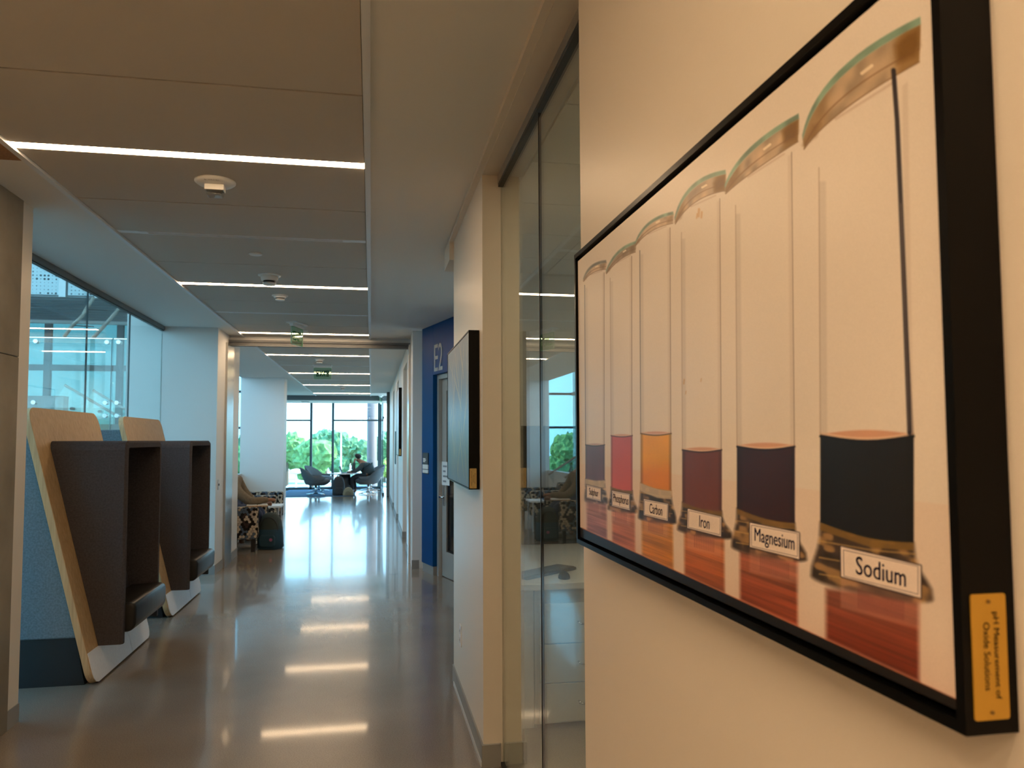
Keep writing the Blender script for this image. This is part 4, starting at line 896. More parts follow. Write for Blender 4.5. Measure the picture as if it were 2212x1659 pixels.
def make_armchair():
    r_ = thing('lounge_armchair', '', 'armchair', (0, 0, 0), 'patterned lounge armchairs')
    # local: faces +x, arms at y=0 and y=D
    D_ = 1.06; X0, X1 = -0.86, 0.0
    for ya in (0.0, D_-0.13): MB().prism(rrect((X1-X0)/2, 0.22, 0.045, 4, (X0+X1)/2, 0.39), 1, ya, ya+0.13).build('arm', 'pattern', r_, 0.02)
    box('seat', X0+0.2, -0.05, 0.13, D_-0.13, 0.31, 0.43, 'pattern', r_, 0.03)
    MB().prism([(X0, 0.18), (X0+0.2, 0.18), (X0+0.17, 0.70), (X0-0.04, 0.70)], 1, 0.13, D_-0.13).build('backrest', 'pattern', r_, 0.03)
    for x_ in (X0+0.03, -0.09):
        for y_ in (0.03, D_-0.085): box('leg', x_, x_+0.055, y_, y_+0.055, 0.0, 0.19 if x_ < -0.5 else 0.30, 'black', r_)
    return r_
ar1 = make_armchair(); ar1.location = (-1.50, 10.72, 0); ar1['label'] = 'dot patterned lounge armchair with a reader sitting in it'
ar2 = copy_tree(ar1); ar2.location = (-1.52, 12.90, 0); ar2['label'] = 'empty dot patterned lounge armchair beside the white column'
# the seated reader
P1 = thing('person', 'person in olive sweater sitting in the patterned armchair, elbow on its arm', 'person', (-1.73, 11.25, 0))
pts, ed, rad = chain([
    (None, [(-0.25, 0.0, 0.52), (-0.25, 0.0, 0.68), (-0.22, 0.0, 0.84), (-0.19, 0.0, 0.97), (-0.22, 0.0, 1.06), (-0.255, 0.0, 1.14), (-0.27, 0.0, 1.22)], [(0.12, 0.17), (0.11, 0.15), (0.12, 0.17), (0.10, 0.15), (0.05, 0.055), (0.085, 0.075), (0.08, 0.07)]),
    (3, [(-0.17, -0.17, 0.95), (-0.06, -0.30, 0.78), (0.12, -0.40, 0.655), (0.24, -0.36, 0.68), (0.37, -0.30, 0.685), (0.43, -0.27, 0.675)], [0.065, 0.052, 0.046, 0.038, 0.026, (0.035, 0.015)]),
    (3, [(-0.17, 0.17, 0.95), (-0.08, 0.24, 0.76), (0.08, 0.22, 0.60), (0.28, 0.08, 0.60), (0.34, 0.03, 0.60)], [0.065, 0.052, 0.045, 0.028, (0.035, 0.015)]),
    (0, [(-0.10, -0.10, 0.52), (0.08, -0.11, 0.52), (0.20, -0.11, 0.49), (0.14, -0.12, 0.28), (-0.06, -0.12, 0.11), (-0.03, -0.12, 0.06), (0.06, -0.12, 0.04)], [0.085, 0.075, 0.06, 0.052, 0.04, 0.038, (0.035, 0.022)]),
    (0, [(-0.10, 0.10, 0.52), (0.08, 0.12, 0.52), (0.20, 0.12, 0.49), (0.15, 0.12, 0.28), (0.0, 0.12, 0.11), (0.03, 0.12, 0.06), (0.12, 0.12, 0.04)], [0.085, 0.075, 0.06, 0.052, 0.04, 0.038, (0.035, 0.022)])])
skin('body', pts, ed, rad, 'skin', P1)
M['olive'] = mat('olive_knit', lin((118, 104, 84)), rough=0.9, var=0.15, scale=40)
pts, ed, rad = chain([
    (None, [(-0.25, 0.0, 0.50), (-0.25, 0.0, 0.68), (-0.22, 0.0, 0.84), (-0.19, 0.0, 0.985)], [(0.14, 0.19), (0.13, 0.18), (0.14, 0.19), (0.11, 0.16)]),
    (3, [(-0.17, -0.18, 0.95), (-0.06, -0.31, 0.78), (0.12, -0.41, 0.665), (0.24, -0.365, 0.685), (0.34, -0.315, 0.69)], [0.085, 0.074, 0.066, 0.052, 0.04]),
    (3, [(-0.17, 0.18, 0.95), (-0.08, 0.25, 0.76), (0.08, 0.23, 0.60), (0.24, 0.11, 0.60)], [0.085, 0.074, 0.062, 0.04])])
skin('sweater', pts, ed, rad, 'olive', P1)
M['jeans'] = mat('blue_denim', lin((58, 70, 96)), rough=0.85, var=0.15, scale=60)
pts, ed, rad = chain([(None, [(-0.25, 0, 0.50)], [(0.13, 0.18)]), (0, [(-0.10, -0.10, 0.52), (0.08, -0.11, 0.52), (0.20, -0.11, 0.49), (0.14, -0.12, 0.28), (0.04, -0.12, 0.19)], [0.1, 0.088, 0.075, 0.066, 0.056]),
    (0, [(-0.10, 0.10, 0.52), (0.08, 0.12, 0.52), (0.20, 0.12, 0.49), (0.15, 0.12, 0.28), (0.06, 0.12, 0.18)], [0.1, 0.088, 0.075, 0.066, 0.056])])
skin('trousers', pts, ed, rad, 'jeans', P1)
for dx_, y_ in ((-0.07, -0.12), (-0.0, 0.12)):
    pts, ed, rad = chain([(None, [(dx_-0.05, y_, 0.045), (dx_+0.03, y_, 0.05), (dx_+0.12, y_, 0.038), (dx_+0.17, y_, 0.03)], [0.045, 0.05, (0.045, 0.034), (0.035, 0.026)])]); skin('shoe', pts, ed, rad, 'white', P1)
pts, ed, rad = chain([(None, [(-0.31, 0, 1.16), (-0.32, 0, 1.24), (-0.27, 0, 1.29), (-0.22, 0, 1.28)], [(0.085, 0.08), (0.1, 0.09), (0.09, 0.085), 0.06])]); skin('hair', pts, ed, rad, 'hair', P1)
bk = thing('open_book', 'open book with cream pages lying on the patterned armchair arm', 'book', (-1.52, 10.86, 0.613), None, math.radians(8))
box('cover', -0.15, 0.13, -0.11, 0.12, 0.0, 0.005, mat('book_cover', lin((206, 160, 110)), rough=0.6), bk); box('pages', -0.145, -0.012, -0.105, 0.115, 0.005, 0.022, mat('pages', (0.75, 0.72, 0.66), rough=0.8), bk, 0.006); box('pages', -0.008, 0.125, -0.105, 0.115, 0.005, 0.02, mat('pages2', (0.75, 0.72, 0.66), rough=0.8), bk, 0.006)
# backpack
def backpack(name, label, loc, rz, body_m, low_m, w_, d_, h_, sc_extra=True):
    b_ = thing(name, label, 'backpack', loc, None, rz)
    rows = []
    prof = [(0.0, 0.86, 0.92), (0.03, 1.0, 1.0), (0.30, 1.0, 1.0), (0.55, 0.95, 0.88), (0.78, 0.84, 0.70), (0.93, 0.62, 0.48), (1.0, 0.28, 0.2)]
    def ring(fw, fd, z):
        return [(w_/2*fw*math.copysign(abs(math.cos(t_))**0.6, math.cos(t_)), d_/2*fd*math.copysign(abs(math.sin(t_))**0.7, math.sin(t_)), z) for t_ in [2*math.pi*k/28 for k in range(29)]]
    lo = MB().grid([ring(fw, fd, z*h_) for z, fw, fd in prof[:4]]); lo.add(ring(0.86, 0.92, 0.0)[:28], [tuple(range(28))]); lo.build('lower_bag', low_m, b_, 0, True)
    up = MB().grid([ring(fw, fd, z*h_) for z, fw, fd in prof[3:]]); up.add(ring(0.28, 0.2, h_)[:28], [tuple(range(28))]); up.build('upper_bag', body_m, b_, 0, True)
    MB().prism(rrect(w_*0.33, h_*0.17, 0.05, 4, 0, h_*0.24), 1, -d_*0.58, -d_*0.44).build('front_pocket', low_m, b_, 0.015)
    MB().tube([(-0.05, 0, h_*0.95), (-0.03, 0, h_*1.06), (0.03, 0, h_*1.06), (0.05, 0, h_*0.95)], 0.010).build('top_handle', 'rubber', b_, 0, True)
    for s_ in (-1, 1): MB().tube([(s_*w_*0.22, d_*0.42, h_*0.85), (s_*w_*0.28, d_*0.66, h_*0.6), (s_*w_*0.34, d_*0.58, h_*0.2), (s_*w_*0.42, d_*0.40, h_*0.04)], 0.014).build('shoulder_strap', 'rubber', b_, 0, True)
    MB().tube([(w_*0.40*math.cos(a), -d_*0.40+0.02*math.sin(a), h_*(0.52+0.36*math.sin(a))) for a in [math.pi*k/10 for k in range(11)]], 0.006, 6).build('zip', 'rubber', b_)
    return b_
bp_ = backpack('backpack', 'teal and dark green backpack on the floor against the patterned armchair', (-1.375, 11.06, 0), math.radians(-12), mat('dark_green_nylon', lin((52, 64, 62)), rough=0.7), mat('teal_nylon', lin((38, 74, 92)), rough=0.7), 0.34, 0.26, 0.50)
MB().cyl((0.06, -0.165, 0.14), (0.06, -0.157, 0.14), 0.022, n=16).build('patch', mat('pink_patch', lin((170, 100, 140)), rough=0.6), bp_)
# small table between the armchairs with papers
tb_ = thing('side_table', 'small white topped table between the two patterned armchairs', 'table', (-1.72, 12.35, 0))
MB().prism(rrect(0.36, 0.24, 0.04, 4), 2, 0.475, 0.50).build('table_top', 'white', tb_)
for x_, y_ in ((0.32, -0.2), (0.32, 0.2), (-0.32, -0.2), (-0.32, 0.2)): MB().cyl((x_, y_, 0), (x_, y_, 0.475), 0.011, n=10).build('leg', 'alu', tb_)
tag(box('notebook', -1.92, -1.62, 12.25, 12.45, 0.502, 0.52, mat('blue_notebook', lin((60, 100, 140)), rough=0.5), None, 0.003), 'blue notebook lying on the small white table', 'notebook')
# ================================================================== FAR WINDOW BAY
rug_m = mat('blue_grey_rug', lin((72, 104, 132)), rough=0.95, var=0.25, scale=5, stretch=(1, 6, 1), bump=0.3, bscale=300)
tag(box('area_rug', -2.45, -0.44, 20.95, 23.9, 0.0, 0.012, rug_m), 'blue-grey woven area rug in the window bay', 'rug')
def make_swivel():
    r_ = thing('swivel_armchair', '', 'armchair', (0, 0, 0), 'grey swivel tub chairs by the far window')
    n = 33; outer, top, inner, bott = [], [], [], []
    R1, R0 = 0.40, 0.27
    lo, mi, hi, hi2, mi2, lo2 = [], [], [], [], [], []
    for i in range(n):
        a = math.radians(-128+256*i/(n-1)); c_, s_ = -math.cos(a), math.sin(a)         # a=0 is the back (-x)
        e = abs(a)/math.radians(128); zt = 0.76-0.24*min(1, (e/0.62))**2.2-0.02*e; fl = 1.0-0.13*e
        stretchx = 1.05 if c_ > 0 else 1.0
        lo.append((R0*c_*1.0, R0*s_, 0.30)); mi.append((R1*0.93*c_*fl, R1*0.95*s_, 0.30+(zt-0.30)*0.5)); hi.append((R1*1.10*c_*fl, R1*1.02*s_, zt))
        hi2.append((R1*1.0*c_*fl, R1*0.93*s_, zt)); mi2.append((R1*0.83*c_*fl, R1*0.85*s_, 0.30+(zt-0.30)*0.5)); lo2.append((R0*0.8*c_, R0*0.8*s_, 0.34))
    b_ = MB().grid([lo, mi, hi, hi2, mi2, lo2])
    for k in (0, n-1): b_.add([lo[k], mi[k], hi[k], hi2[k], mi2[k], lo2[k]], [(0, 1, 4, 5), (1, 2, 3, 4)])
    b_.build('shell', 'greyshell', r_, 0, True)
    MB().lathe([(0.20, 0.27), (0.27, 0.30), (0.345, 0.36), (0.345, 0.42), (0.30, 0.45), (0.15, 0.46)], (0.04, 0, 0), 28).build('seat_cushion', 'greyshell', r_, 0, True)
    MB().lathe([(0.035, 0.05), (0.03, 0.28)], (0, 0, 0), 16).build('pole', 'chrome', r_, 0, True)
    for k in range(4):
        a = math.pi/4+k*math.pi/2
        MB().cyl((0, 0, 0.055), (0.33*math.cos(a), 0.33*math.sin(a), 0.016), 0.022, 0.012, n=8).build('star_leg', 'chrome', r_, 0, True)
    return r_
ch1 = make_swivel(); FT = Vector((-0.72, 21.75, 0))
spots = [((-1.48, 21.35, 0.012), 8, 'empty grey tub swivel chair left of the far table'), ((-1.50, 22.95, 0.012), -20, 'grey tub swivel chair behind the far table by the glass'),
         ((-0.07, 21.75, 0.0), 172, 'grey tub swivel chair with a person leaning on the table'), ((0.0, 23.2, 0.0), 205, 'grey tub swivel chair in the window corner behind the person')]
for i, (l_, a_, lab) in enumerate(spots):
    o = ch1 if i == 0 else copy_tree(ch1); o.location = l_; o.rotation_euler = (0, 0, math.radians(a_)); o['label'] = lab
ft = thing('pedestal_table', 'round pale table on a dark cone pedestal by the far window', 'table', (FT.x, FT.y, 0.012))
MB().lathe([(0.40, 0.555), (0.405, 0.565), (0.40, 0.58)], (0, 0, 0), 40).build('table_top', mat('pale_top', (0.75, 0.77, 0.77), rough=0.12), ft, 0, False)
MB().lathe([(0.26, 0.0), (0.25, 0.03), (0.17, 0.40), (0.15, 0.55)], (0, 0, 0), 32).build('cone_base', 'black', ft, 0, True)
lp = thing('laptop', 'small open laptop standing on the round far table', 'laptop', (FT.x+0.02, FT.y-0.02, 0.592), None, math.radians(100))
box('keyboard_deck', -0.15, 0.15, -0.10, 0.10, 0, 0.014, 'rubber', lp); MB().prism([(0.10, 0.012), (0.112, 0.012), (0.17, 0.20), (0.158, 0.20)], 0, -0.15, 0.15).build('screen', mat('laptop_lid', (0.08, 0.085, 0.09), rough=0.4), lp)
# person at the far table, leaning forward, hand to the brow
P2 = thing('person', 'dark haired person in grey jacket leaning on the round far table', 'person', (-0.10, 21.75, 0))
pts, ed, rad = chain([
    (None, [(0.05, 0, 0.52), (0.03, 0, 0.64), (-0.03, 0, 0.76), (-0.12, 0, 0.86), (-0.20, 0, 0.92), (-0.25, 0, 0.96), (-0.30, 0, 1.00)], [(0.12, 0.16), (0.11, 0.15), (0.12, 0.17), (0.11, 0.15), (0.055, 0.055), (0.085, 0.075), (0.075, 0.068)]),
    (3, [(-0.12, -0.17, 0.83), (-0.24, -0.20, 0.70), (-0.36, -0.17, 0.625), (-0.38, -0.12, 0.76), (-0.355, -0.08, 0.93), (-0.33, -0.07, 1.0)], [0.06, 0.05, 0.042, 0.034, 0.026, (0.035, 0.015)]),
    (3, [(-0.12, 0.17, 0.83), (-0.22, 0.22, 0.70), (-0.34, 0.16, 0.62), (-0.50, 0.05, 0.615), (-0.57, 0.01, 0.61)], [0.06, 0.05, 0.042, 0.027, (0.035, 0.015)]),
    (0, [(-0.08, -0.10, 0.50), (-0.30, -0.12, 0.49), (-0.42, -0.13, 0.46), (-0.42, -0.13, 0.26), (-0.40, -0.13, 0.08), (-0.46, -0.13, 0.05), (-0.54, -0.13, 0.035)], [0.08, 0.07, 0.058, 0.048, 0.038, 0.036, (0.034, 0.022)]),
    (0, [(-0.08, 0.10, 0.50), (-0.30, 0.12, 0.49), (-0.40, 0.13, 0.46), (-0.36, 0.13, 0.26), (-0.32, 0.13, 0.08), (-0.38, 0.13, 0.05), (-0.46, 0.13, 0.035)], [0.08, 0.07, 0.058, 0.048, 0.038, 0.036, (0.034, 0.022)])])
skin('body', pts, ed, rad, 'skin', P2)
M['greyjacket'] = mat('grey_jacket', lin((70, 74, 74)), rough=0.9)
pts, ed, rad = chain([
    (None, [(0.05, 0, 0.50), (0.03, 0, 0.64), (-0.03, 0, 0.77), (-0.12, 0, 0.87)], [(0.17, 0.21), (0.17, 0.20), (0.17, 0.21), (0.13, 0.17)]),
    (3, [(-0.12, -0.18, 0.83), (-0.24, -0.205, 0.70), (-0.36, -0.175, 0.635), (-0.38, -0.125, 0.76), (-0.36, -0.09, 0.90)], [0.078, 0.068, 0.058, 0.05, 0.042]),
    (3, [(-0.12, 0.18, 0.83), (-0.22, 0.225, 0.70), (-0.34, 0.165, 0.63), (-0.47, 0.07, 0.62)], [0.078, 0.068, 0.056, 0.042])])
skin('jacket', pts, ed, rad, 'greyjacket', P2)
pts, ed, rad = chain([(None, [(0.05, 0, 0.50)], [(0.13, 0.17)]), (0, [(-0.08, -0.10, 0.50), (-0.30, -0.12, 0.49), (-0.42, -0.13, 0.46), (-0.42, -0.13, 0.26), (-0.405, -0.13, 0.11)], [0.095, 0.082, 0.07, 0.06, 0.052]),
    (0, [(-0.08, 0.10, 0.50), (-0.30, 0.12, 0.49), (-0.40, 0.13, 0.46), (-0.36, 0.13, 0.26), (-0.325, 0.13, 0.11)], [0.095, 0.082, 0.07, 0.06, 0.052])])
skin('trousers', pts, ed, rad, mat('dark_trousers', (0.025, 0.027, 0.03), rough=0.85), P2)
pts, ed, rad = chain([(None, [(-0.20, 0, 0.99), (-0.24, 0, 1.05), (-0.31, 0, 1.075), (-0.35, 0, 1.05)], [(0.085, 0.09), (0.10, 0.09), (0.085, 0.08), 0.05])]); skin('hair', pts, ed, rad, 'hair', P2)
bp2 = backpack('backpack', 'black backpack leaning on the dark table pedestal', (-0.86, 21.15, 0.012), math.radians(5), 'rubber', 'rubber', 0.34, 0.24, 0.52)
tt = thing('tote_bag', 'small beige dome bag on the floor before the black backpack', 'bag', (-0.60, 20.98, 0.012))
domep = [(-0.14, 0.0), (0.14, 0.0), (0.145, 0.06), (0.12, 0.15), (0.07, 0.21), (0.0, 0.23), (-0.07, 0.21), (-0.12, 0.15), (-0.145, 0.06)]
MB().prism(domep, 1, -0.06, 0.06).build('bag_body', mat('beige_canvas', lin((150, 138, 112)), rough=0.8), tt, 0.02, True)
MB().tube([(-0.05, -0.02, 0.2), (-0.04, -0.02, 0.27), (0.04, -0.02, 0.27), (0.05, -0.02, 0.2)], 0.008).build('strap', 'rubber', tt, 0, True)
MB().prism([(-0.09, 0.03), (0.09, 0.03), (0.07, 0.10), (0.0, 0.13), (-0.07, 0.10)], 1, -0.068, -0.055).build('flap_pocket', mat('beige_dark', lin((124, 112, 90)), rough=0.8), tt, 0.006)
vent_ = tag(box('ceiling_vent', -2.05, -1.82, 23.1, 23.35, 2.655, 2.668, 'black'), 'small black vent in the bay ceiling', 'air vent')
# ================================================================== OUTSIDE
GZ = -4.2
struct(box('floor_ground', -90, 70, 24.5, 230, GZ-0.2, GZ, mat('lawn_asphalt', (0.30, 0.33, 0.26), rough=0.9, var=0.3, scale=0.15)), 'ground outside')
ext = thing('round_column', 'pale round exterior column outside the far window', 'column', (0.03, 26.2, GZ))
MB().lathe([(0.17, 0.0), (0.17, 8.0)], (0, 0, 0), 28).build('shaft', mat('ext_column', (0.16, 0.14, 0.14), rough=0.6), ext, 0, True)
MB().lathe([(0.26, 0.0), (0.26, 0.3), (0.20, 0.35)], (0, 0, 0), 28).build('base', 'base', ext, 0, True)
leafs = [mat('leaf_%d' % i, c_, rough=0.7, var=0.35, scale=2.0, spec=0.2) for i, c_ in enumerate([(0.16, 0.30, 0.10), (0.13, 0.27, 0.13), (0.26, 0.34, 0.08), (0.30, 0.36, 0.26)])]
bark = mat('bark', (0.14, 0.10, 0.07), rough=0.9)
def crown_mesh(seed, rx, rz, blobs):
    rr = random.Random(seed); bm = bmesh.new()
    for k in range(blobs):
        a = rr.uniform(0, 6.28); d_ = rr.uniform(0, 0.75)*rx; z_ = rr.uniform(-0.55, 0.75)*rz; s_ = rr.uniform(0.28, 0.5)*rx
        ret = bmesh.ops.create_icosphere(bm, subdivisions=3, radius=s_, matrix=Matrix.Translation((d_*math.cos(a), d_*math.sin(a), z_)))
        for v in ret['verts']:
            c_ = Vector((d_*math.cos(a), d_*math.sin(a), z_)); v.co = c_+(v.co-c_)*rr.uniform(0.72, 1.28)
    me = bpy.data.meshes.new('crown'); bm.to_mesh(me); bm.free(); return me
crowns = [crown_mesh(i, 3.6, 2.6, 9) for i in range(4)]
def tree(x, y, top, li, ci, label, s_=1.0):
    t_ = thing('tree', label, 'tree', (x, y, GZ), 'trees beyond the parking lot')
    me = crowns[ci].copy(); me.materials.append(leafs[li]); o = bpy.data.objects.new('crown', me); COL.objects.link(o); o.parent = t_
    hh = top-GZ; o.location = (0, 0, hh-2.6*s_); o.scale = (s_, s_, s_); o.rotation_euler = (0, 0, x)
    MB().cyl((0, 0, 0), (0, 0, hh-2.4*s_), 0.22, 0.15, n=8).build('trunk', bark, t_)
kinds = ['tall sunlit green tree beyond the parking lot', 'bluish green leafy tree beyond the parking lot', 'yellow green tree beyond the parking lot', 'pale flowering tree beyond the parking lot']
row = [(-13.8, 84, 0.4, 0), (-6.4, 86, 1.2, 0), (-10.0, 95, 2.2, 0), (-2.2, 96, 1.6, 1), (5.6, 95, 3.0, 1), (-6.0, 105, 2.6, 1), (1.8, 105, 2.4, 1), (9.6, 105, 3.4, 0), (2.9, 78, -0.9, 2), (9.2, 86, 2.6, 1), (-1.6, 81, -1.7, 3),
       (-18, 72, 1.8, 0), (-26, 68, 2.4, 1), (-34, 74, 2.2, 0), (-22, 80, 2.4, 1), (-30, 84, 3.0, 0), (-14, 104, 3.0, 1)]
names = ['round sunlit tree at the far left of the parking lot', 'sunlit green tree standing behind the left white car', 'tall sunlit tree in the second row above the shrubs', 'bluish green tree behind the thin lamp pole', 'bluish green tree rising beside the exterior column', 'bluish tree in the back row between the mullions',
         'bluish tree in the back row behind the blue car', 'tallest sunlit tree in the back row by the column', 'small yellow green tree beside the exterior column', 'leafy bluish tree behind the exterior column', 'small pale flowering tree before the parked cars',
         'sunlit tree nearest the atrium glazing', 'bluish tree outside the tinted atrium glazing', 'sunlit tree outside beyond the tinted glazing', 'bluish tree behind the trees at the atrium', 'tall sunlit tree far behind the atrium', 'bluish tree far behind the round sunlit tree']
for i, (x_, y_, tp, k_) in enumerate(row): tree(x_, y_, tp, k_, i % 4, names[i], 0.86 if k_ < 2 else 0.55)
def shrub(x, y, r_, label):
    me = crowns[int(abs(x*7)) % 4].copy(); me.materials.append(leafs[3 if r_ > 0.32 else 1]); o = bpy.data.objects.new('shrub', me); COL.objects.link(o); o.location = (x, y, GZ+r_*2.0); o.scale = (r_, r_, r_*0.9)
    tag(o, label, 'shrub', 'shrubs outside the window')
for x_, y_, r_, lab in ((-5.3, 52, 0.42, 'largest low pale shrub below the window, before the lawn'), (-3.6, 56, 0.30, 'small green shrub beside the shorter lamp'), (-7.2, 60, 0.40, 'pale shrub standing behind the largest shrub')): shrub(x_, y_, r_, lab)
def car(x, y, rz, col, label):
    c_ = thing('parked_car', label, 'car', (x, y, GZ), 'parked cars', rz)
    pm_ = mat('car_paint', col, rough=0.25, coat=0.5)
    MB().prism([(-2.2, 0.35), (2.2, 0.35), (2.25, 0.7), (1.3, 0.95), (0.75, 1.45), (-1.1, 1.48), (-1.8, 1.0), (-2.25, 0.9)], 1, -0.85, 0.85).build('body', pm_, c_, 0.06)
    for y_ in (-0.86, 0.855): MB().prism([(-1.35, 1.0), (1.0, 0.98), (0.65, 1.36), (-1.05, 1.38)], 1, y_, y_+0.006).build('side_window', 'rail', c_)
    MB().prism([(-0.7, 0.98), (0.7, 0.98), (0.6, 1.4), (-0.6, 1.4)], 0, 1.0, 1.02).build('windscreen', 'rail', c_)
    for x_ in (-1.4, 1.4):
        for y_ in (-0.8, 0.62): MB().cyl((x_, y_, 0.33), (x_, y_+0.2, 0.33), 0.33, n=18).build('wheel', 'rubber', c_)
car(-6.6, 74.5, 0.1, (0.75, 0.76, 0.78), 'white car parked among the trees left of the lamp')
car(-4.6, 70.5, 0.05, (0.78, 0.78, 0.78), 'white car parked in the front row of the lot')
car(-0.6, 73, 0.0, (0.05, 0.12, 0.35), 'blue car parked in the lot')
car(4.4, 72, 0.0, (0.75, 0.75, 0.76), 'white car parked right of the blue car')
def lamp(x, y, h_, label):
    l_ = thing('parking_lamp', label, 'street lamp', (x, y, GZ), 'parking lot lamps')
    MB().cyl((0, 0, 0), (0, 0, h_), 0.10, 0.07, n=10).build('pole', 'white', l_); MB().lathe([(0.1, h_), (0.5, h_+0.1), (0.5, h_+0.35), (0.1, h_+0.45)], (0, 0, 0), 16).build('lamp_head', 'white', l_)
lamp(-6.2, 66, 2.9, 'white parking lot lamp left among the trees'); lamp(-3.6, 62, 2.0, 'shorter white parking lot lamp before the cars'); lamp(-2.6, 68, 6.4, 'tall thin white lamp pole over the trees')
# ================================================================== ATRIUM
YS = 15.9
ub = thing('upper_bridge', 'grey upper floor bridge with ribbed metal underside across the atrium', 'bridge', (-8, 17.4, 4.3))
rib = MB(); k = 0; y_ = YS+0.1
while y_ < 18.7:
    rib.box(-12.2, -2.8, y_, y_+0.16, 4.28, 4.42); rib.box(-12.2, -2.8, y_+0.16, y_+0.32, 4.36, 4.42); y_ += 0.32
at(rib.build('ribbed_deck', mat('galvanised_deck', (0.20, 0.25, 0.29), rough=0.5, metal=0.2)), ub)
at(box('slab', -12.2, -2.8, YS, 18.9, 4.42, 4.62, 'ceil'), ub)
at(box('front_edge', -12.2, -2.8, YS-0.04, YS+0.1, 4.30, 4.62, mat('edge_steel', (0.22, 0.25, 0.27), rough=0.5)), ub)
at(box('rear_edge', -12.2, -2.8, 18.75, 18.9, 4.22, 4.42, 'white'), ub)
at(box('ceiling_light_line', -12.0, -6.1, 18.95, 19.0, 4.12, 4.17, 'diffuser'), ub) if False else None
# perforated guard panels
dn = 256; gy2, gx2 = np.mgrid[0:dn, 0:dn]; pp = np.zeros((dn, dn, 3)); pp[:] = s2((208, 222, 228)); rd = np.random.default_rng(5)
for i in range(16):
    for j in range(16):
        r_ = [1.4, 2.2, 3.4, 5.0][int(rd.integers(0, 4))] if (j // 3) % 2 else [1.2, 1.6, 2.4][int(rd.integers(0, 3))]
        pp[np.hypot(gx2-(i*16+8), gy2-(j*16+8)) < r_] = s2((40, 62, 74))
pim = pixel_image('perforation', pp); M['perf'] = image_mat('perforated_sheet', pim, rough=0.5, box=1.1)
gd = thing('perforated_guard', 'white perforated metal guard panels on the upper bridge', 'guard rail', (-8, YS, 4.6))
for xa, xb in ((-12.0, -9.3), (-9.25, PY(135, 640, YS).x), (PY(150, 640, YS).x, PY(187, 640, YS).x), (-5.5, -3.0)):
    if xb > xa: at(box('perforated_panel', xa, xb, YS-0.08, YS-0.06, 4.34, 6.6, 'perf'), gd)
for px_ in (142,): x_ = PY(px_, 640, YS).x; at(box('post', x_-0.09, x_+0.03, YS-0.10, YS-0.045, 4.3, 6.7, 'alu'), gd)
for x_ in (PY(209, 655, YS).x, PY(214, 655, YS).x, -4.4): at(box('post', x_-0.02, x_+0.02, YS-0.08, YS-0.045, 4.3, 6.7, 'alu'), gd)
# glass balustrade with standoff discs on a landing
LY = 10.30
ld = thing('stair_landing', 'grey stair landing slab beyond the glass wall', 'landing', (-4.5, 11, 1.6))
at(box('slab', -6.6, -2.95, LY+0.05, 11.7, 1.58, 1.72, mat('landing_grey', (0.32, 0.29, 0.26), rough=0.6)), ld)
at(box('fascia', -6.6, -2.95, LY+0.02, LY+0.05, 1.50, 1.72, mat('landing_fascia', (0.30, 0.27, 0.25), rough=0.5)), ld)
for x_ in (-6.3, -3.1): at(box('support', x_-0.08, x_+0.08, 11.3, 11.5, -4.0, 1.58, 'white'), ld)
at(box('edge_lamp', -6.6, -2.95, LY+0.01, LY+0.02, 1.535, 1.56, emis('led_line', (1.0, 0.95, 0.88), 3.0)), ld)
bal = thing('glass_balustrade', 'glass balustrade panels with round steel standoffs on the stair landing', 'balustrade', (-4.5, LY, 1.7))
xe = [PY(60, 735, LY).x-1.2, PY(60, 735, LY).x, PY(243, 735, LY).x, PY(247, 735, LY).x, -2.98]
zt_ = PY(150, 731, LY).z
for xa, xb in ((xe[0], xe[1]-0.01), (xe[1], xe[2]), (xe[3], xe[4])):
    g_ = at(box('pane', xa, xb, LY-0.012, LY, 1.56, zt_, 'glass'), bal)
    at(box('top_edge', xa, xb, LY-0.014, LY+0.002, zt_, zt_+0.012, 'edge_glow'), bal)
    at(box('side_edge', xb-0.006, xb, LY-0.014, LY+0.002, 1.56, zt_, mat('teal_edge', (0.03, 0.10, 0.13), rough=0.3)), bal)
for px_, py_ in ((77, 737), (231, 739), (256, 739), (72, 869), (227, 870), (252, 870), (226, 898), (252, 898)):
    q = PY(px_, py_, LY-0.02); at(MB().cyl((q.x, LY-0.03, q.z), (q.x, LY+0.05, q.z), 0.026, n=20).build('standoff', 'chrome', None, 0, False), bal)
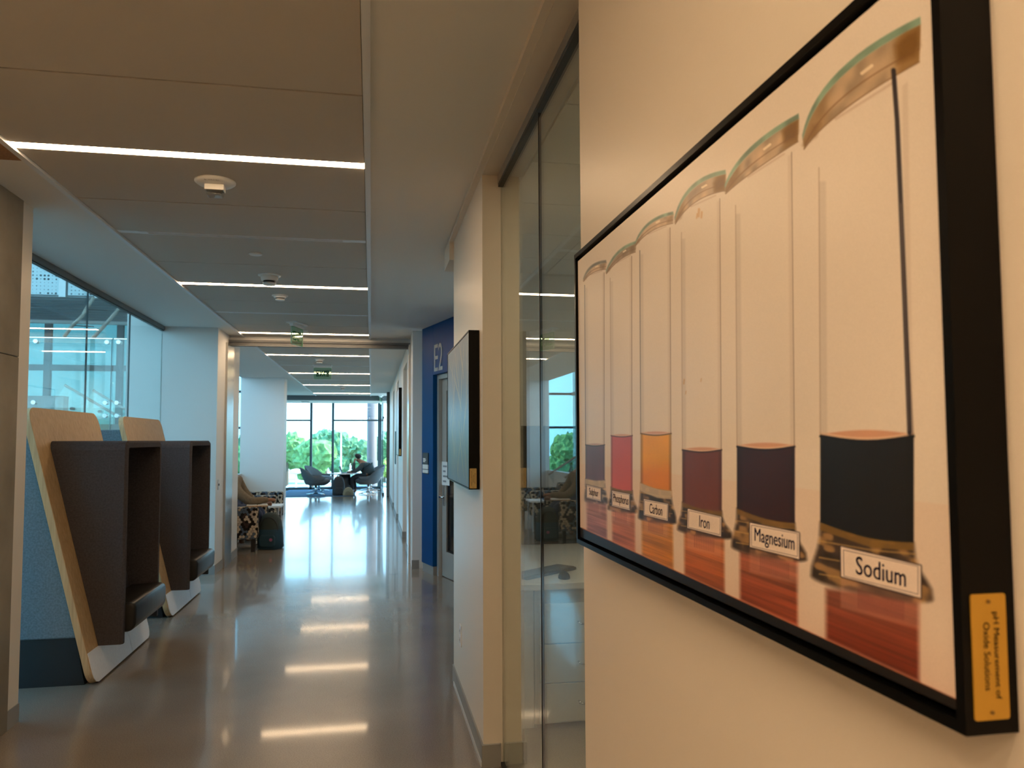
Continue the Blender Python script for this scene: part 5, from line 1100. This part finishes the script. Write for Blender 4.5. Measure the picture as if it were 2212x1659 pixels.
# stair: white plate stringers, treads, rods
def flight(label, xa, za, xb, zb, y0, y1, n, group='stair flights in the atrium'):
    s_ = thing('stair_flight', label, 'stairs', (xa, y0, za), group)
    L_ = math.hypot(xb-xa, zb-za); ux, uz = (xb-xa)/L_, (zb-za)/L_; nx, nz = -uz, ux
    if nz < 0: nx, nz = -nx, -nz
    for y_ in (y0, y1-0.05):
        at(MB().prism([(xa-nx*0.30, za-nz*0.30), (xb-nx*0.30, zb-nz*0.30), (xb+nx*0.10, zb+nz*0.10), (xa+nx*0.10, za+nz*0.10)], 1, y_, y_+0.05).build('stringer', 'white', None, 0.004), s_)
        at(MB().cyl((xa+nx*0.9, y_+0.02, za+nz*0.9), (xb+nx*0.9, y_+0.02, zb+nz*0.9), 0.022, n=10).build('handrail', mat('tan_rail', (0.45, 0.38, 0.32), rough=0.4), None, 0, True), s_)
        at(MB().prism([(xa+nx*0.05, za+nz*0.05), (xb+nx*0.05, zb+nz*0.05), (xb+nx*0.86, zb+nz*0.86), (xa+nx*0.86, za+nz*0.86)], 1, y_+0.06, y_+0.07).build('glass_guard', 'glass'), s_)
        for k in range(5):
            t_ = 0.1+0.2*k; cx_, cz_ = xa+(xb-xa)*t_, za+(zb-za)*t_
            for off in (0.18, 0.62): at(MB().cyl((cx_+nx*off, y_-0.01, cz_+nz*off), (cx_+nx*off, y_+0.085, cz_+nz*off), 0.028, n=14).build('standoff', 'rail'), s_)
    for k in range(n):
        t_ = (k+0.5)/n; x_, z_ = xa+(xb-xa)*t_, za+(zb-za)*t_; at(box('tread', x_-0.15, x_+0.15, y0+0.05, y1-0.05, z_-0.05, z_, 'oak_side'), s_)
    return s_
flight('white stringer stair flight rising from the parapet beside the lounge', -2.95, 0.0, -5.7, 1.72, 14.2, 15.6, 10)
for lab, pts_ in (('tan inclined stair handrail beyond the glass wall, upper one', [(203, 642), (186, 668), (180, 680), (157, 703), (138, 728)]), ('tan inclined stair handrail beyond the glass wall, lower one', [(270, 651), (252, 673), (226, 703), (200, 731)])):
    hr = thing('stair_handrail', lab, 'handrail', tuple(PY(*pts_[-1], 15.835)), 'stair handrails in the atrium')
    at(MB().tube([PY(a_, b_, 15.835) for a_, b_ in pts_], 0.035, 10).build('rail', mat('tan_tube', (0.40, 0.34, 0.29), rough=0.5), None, 0, True), hr)
    for a_, b_ in pts_[1::2]:
        c_ = PY(a_, b_, 15.835); at(MB().cyl((c_.x, c_.y, c_.z), (c_.x+0.35, c_.y+0.1, c_.z), 0.010, n=8).build('bracket', 'rail'), hr)
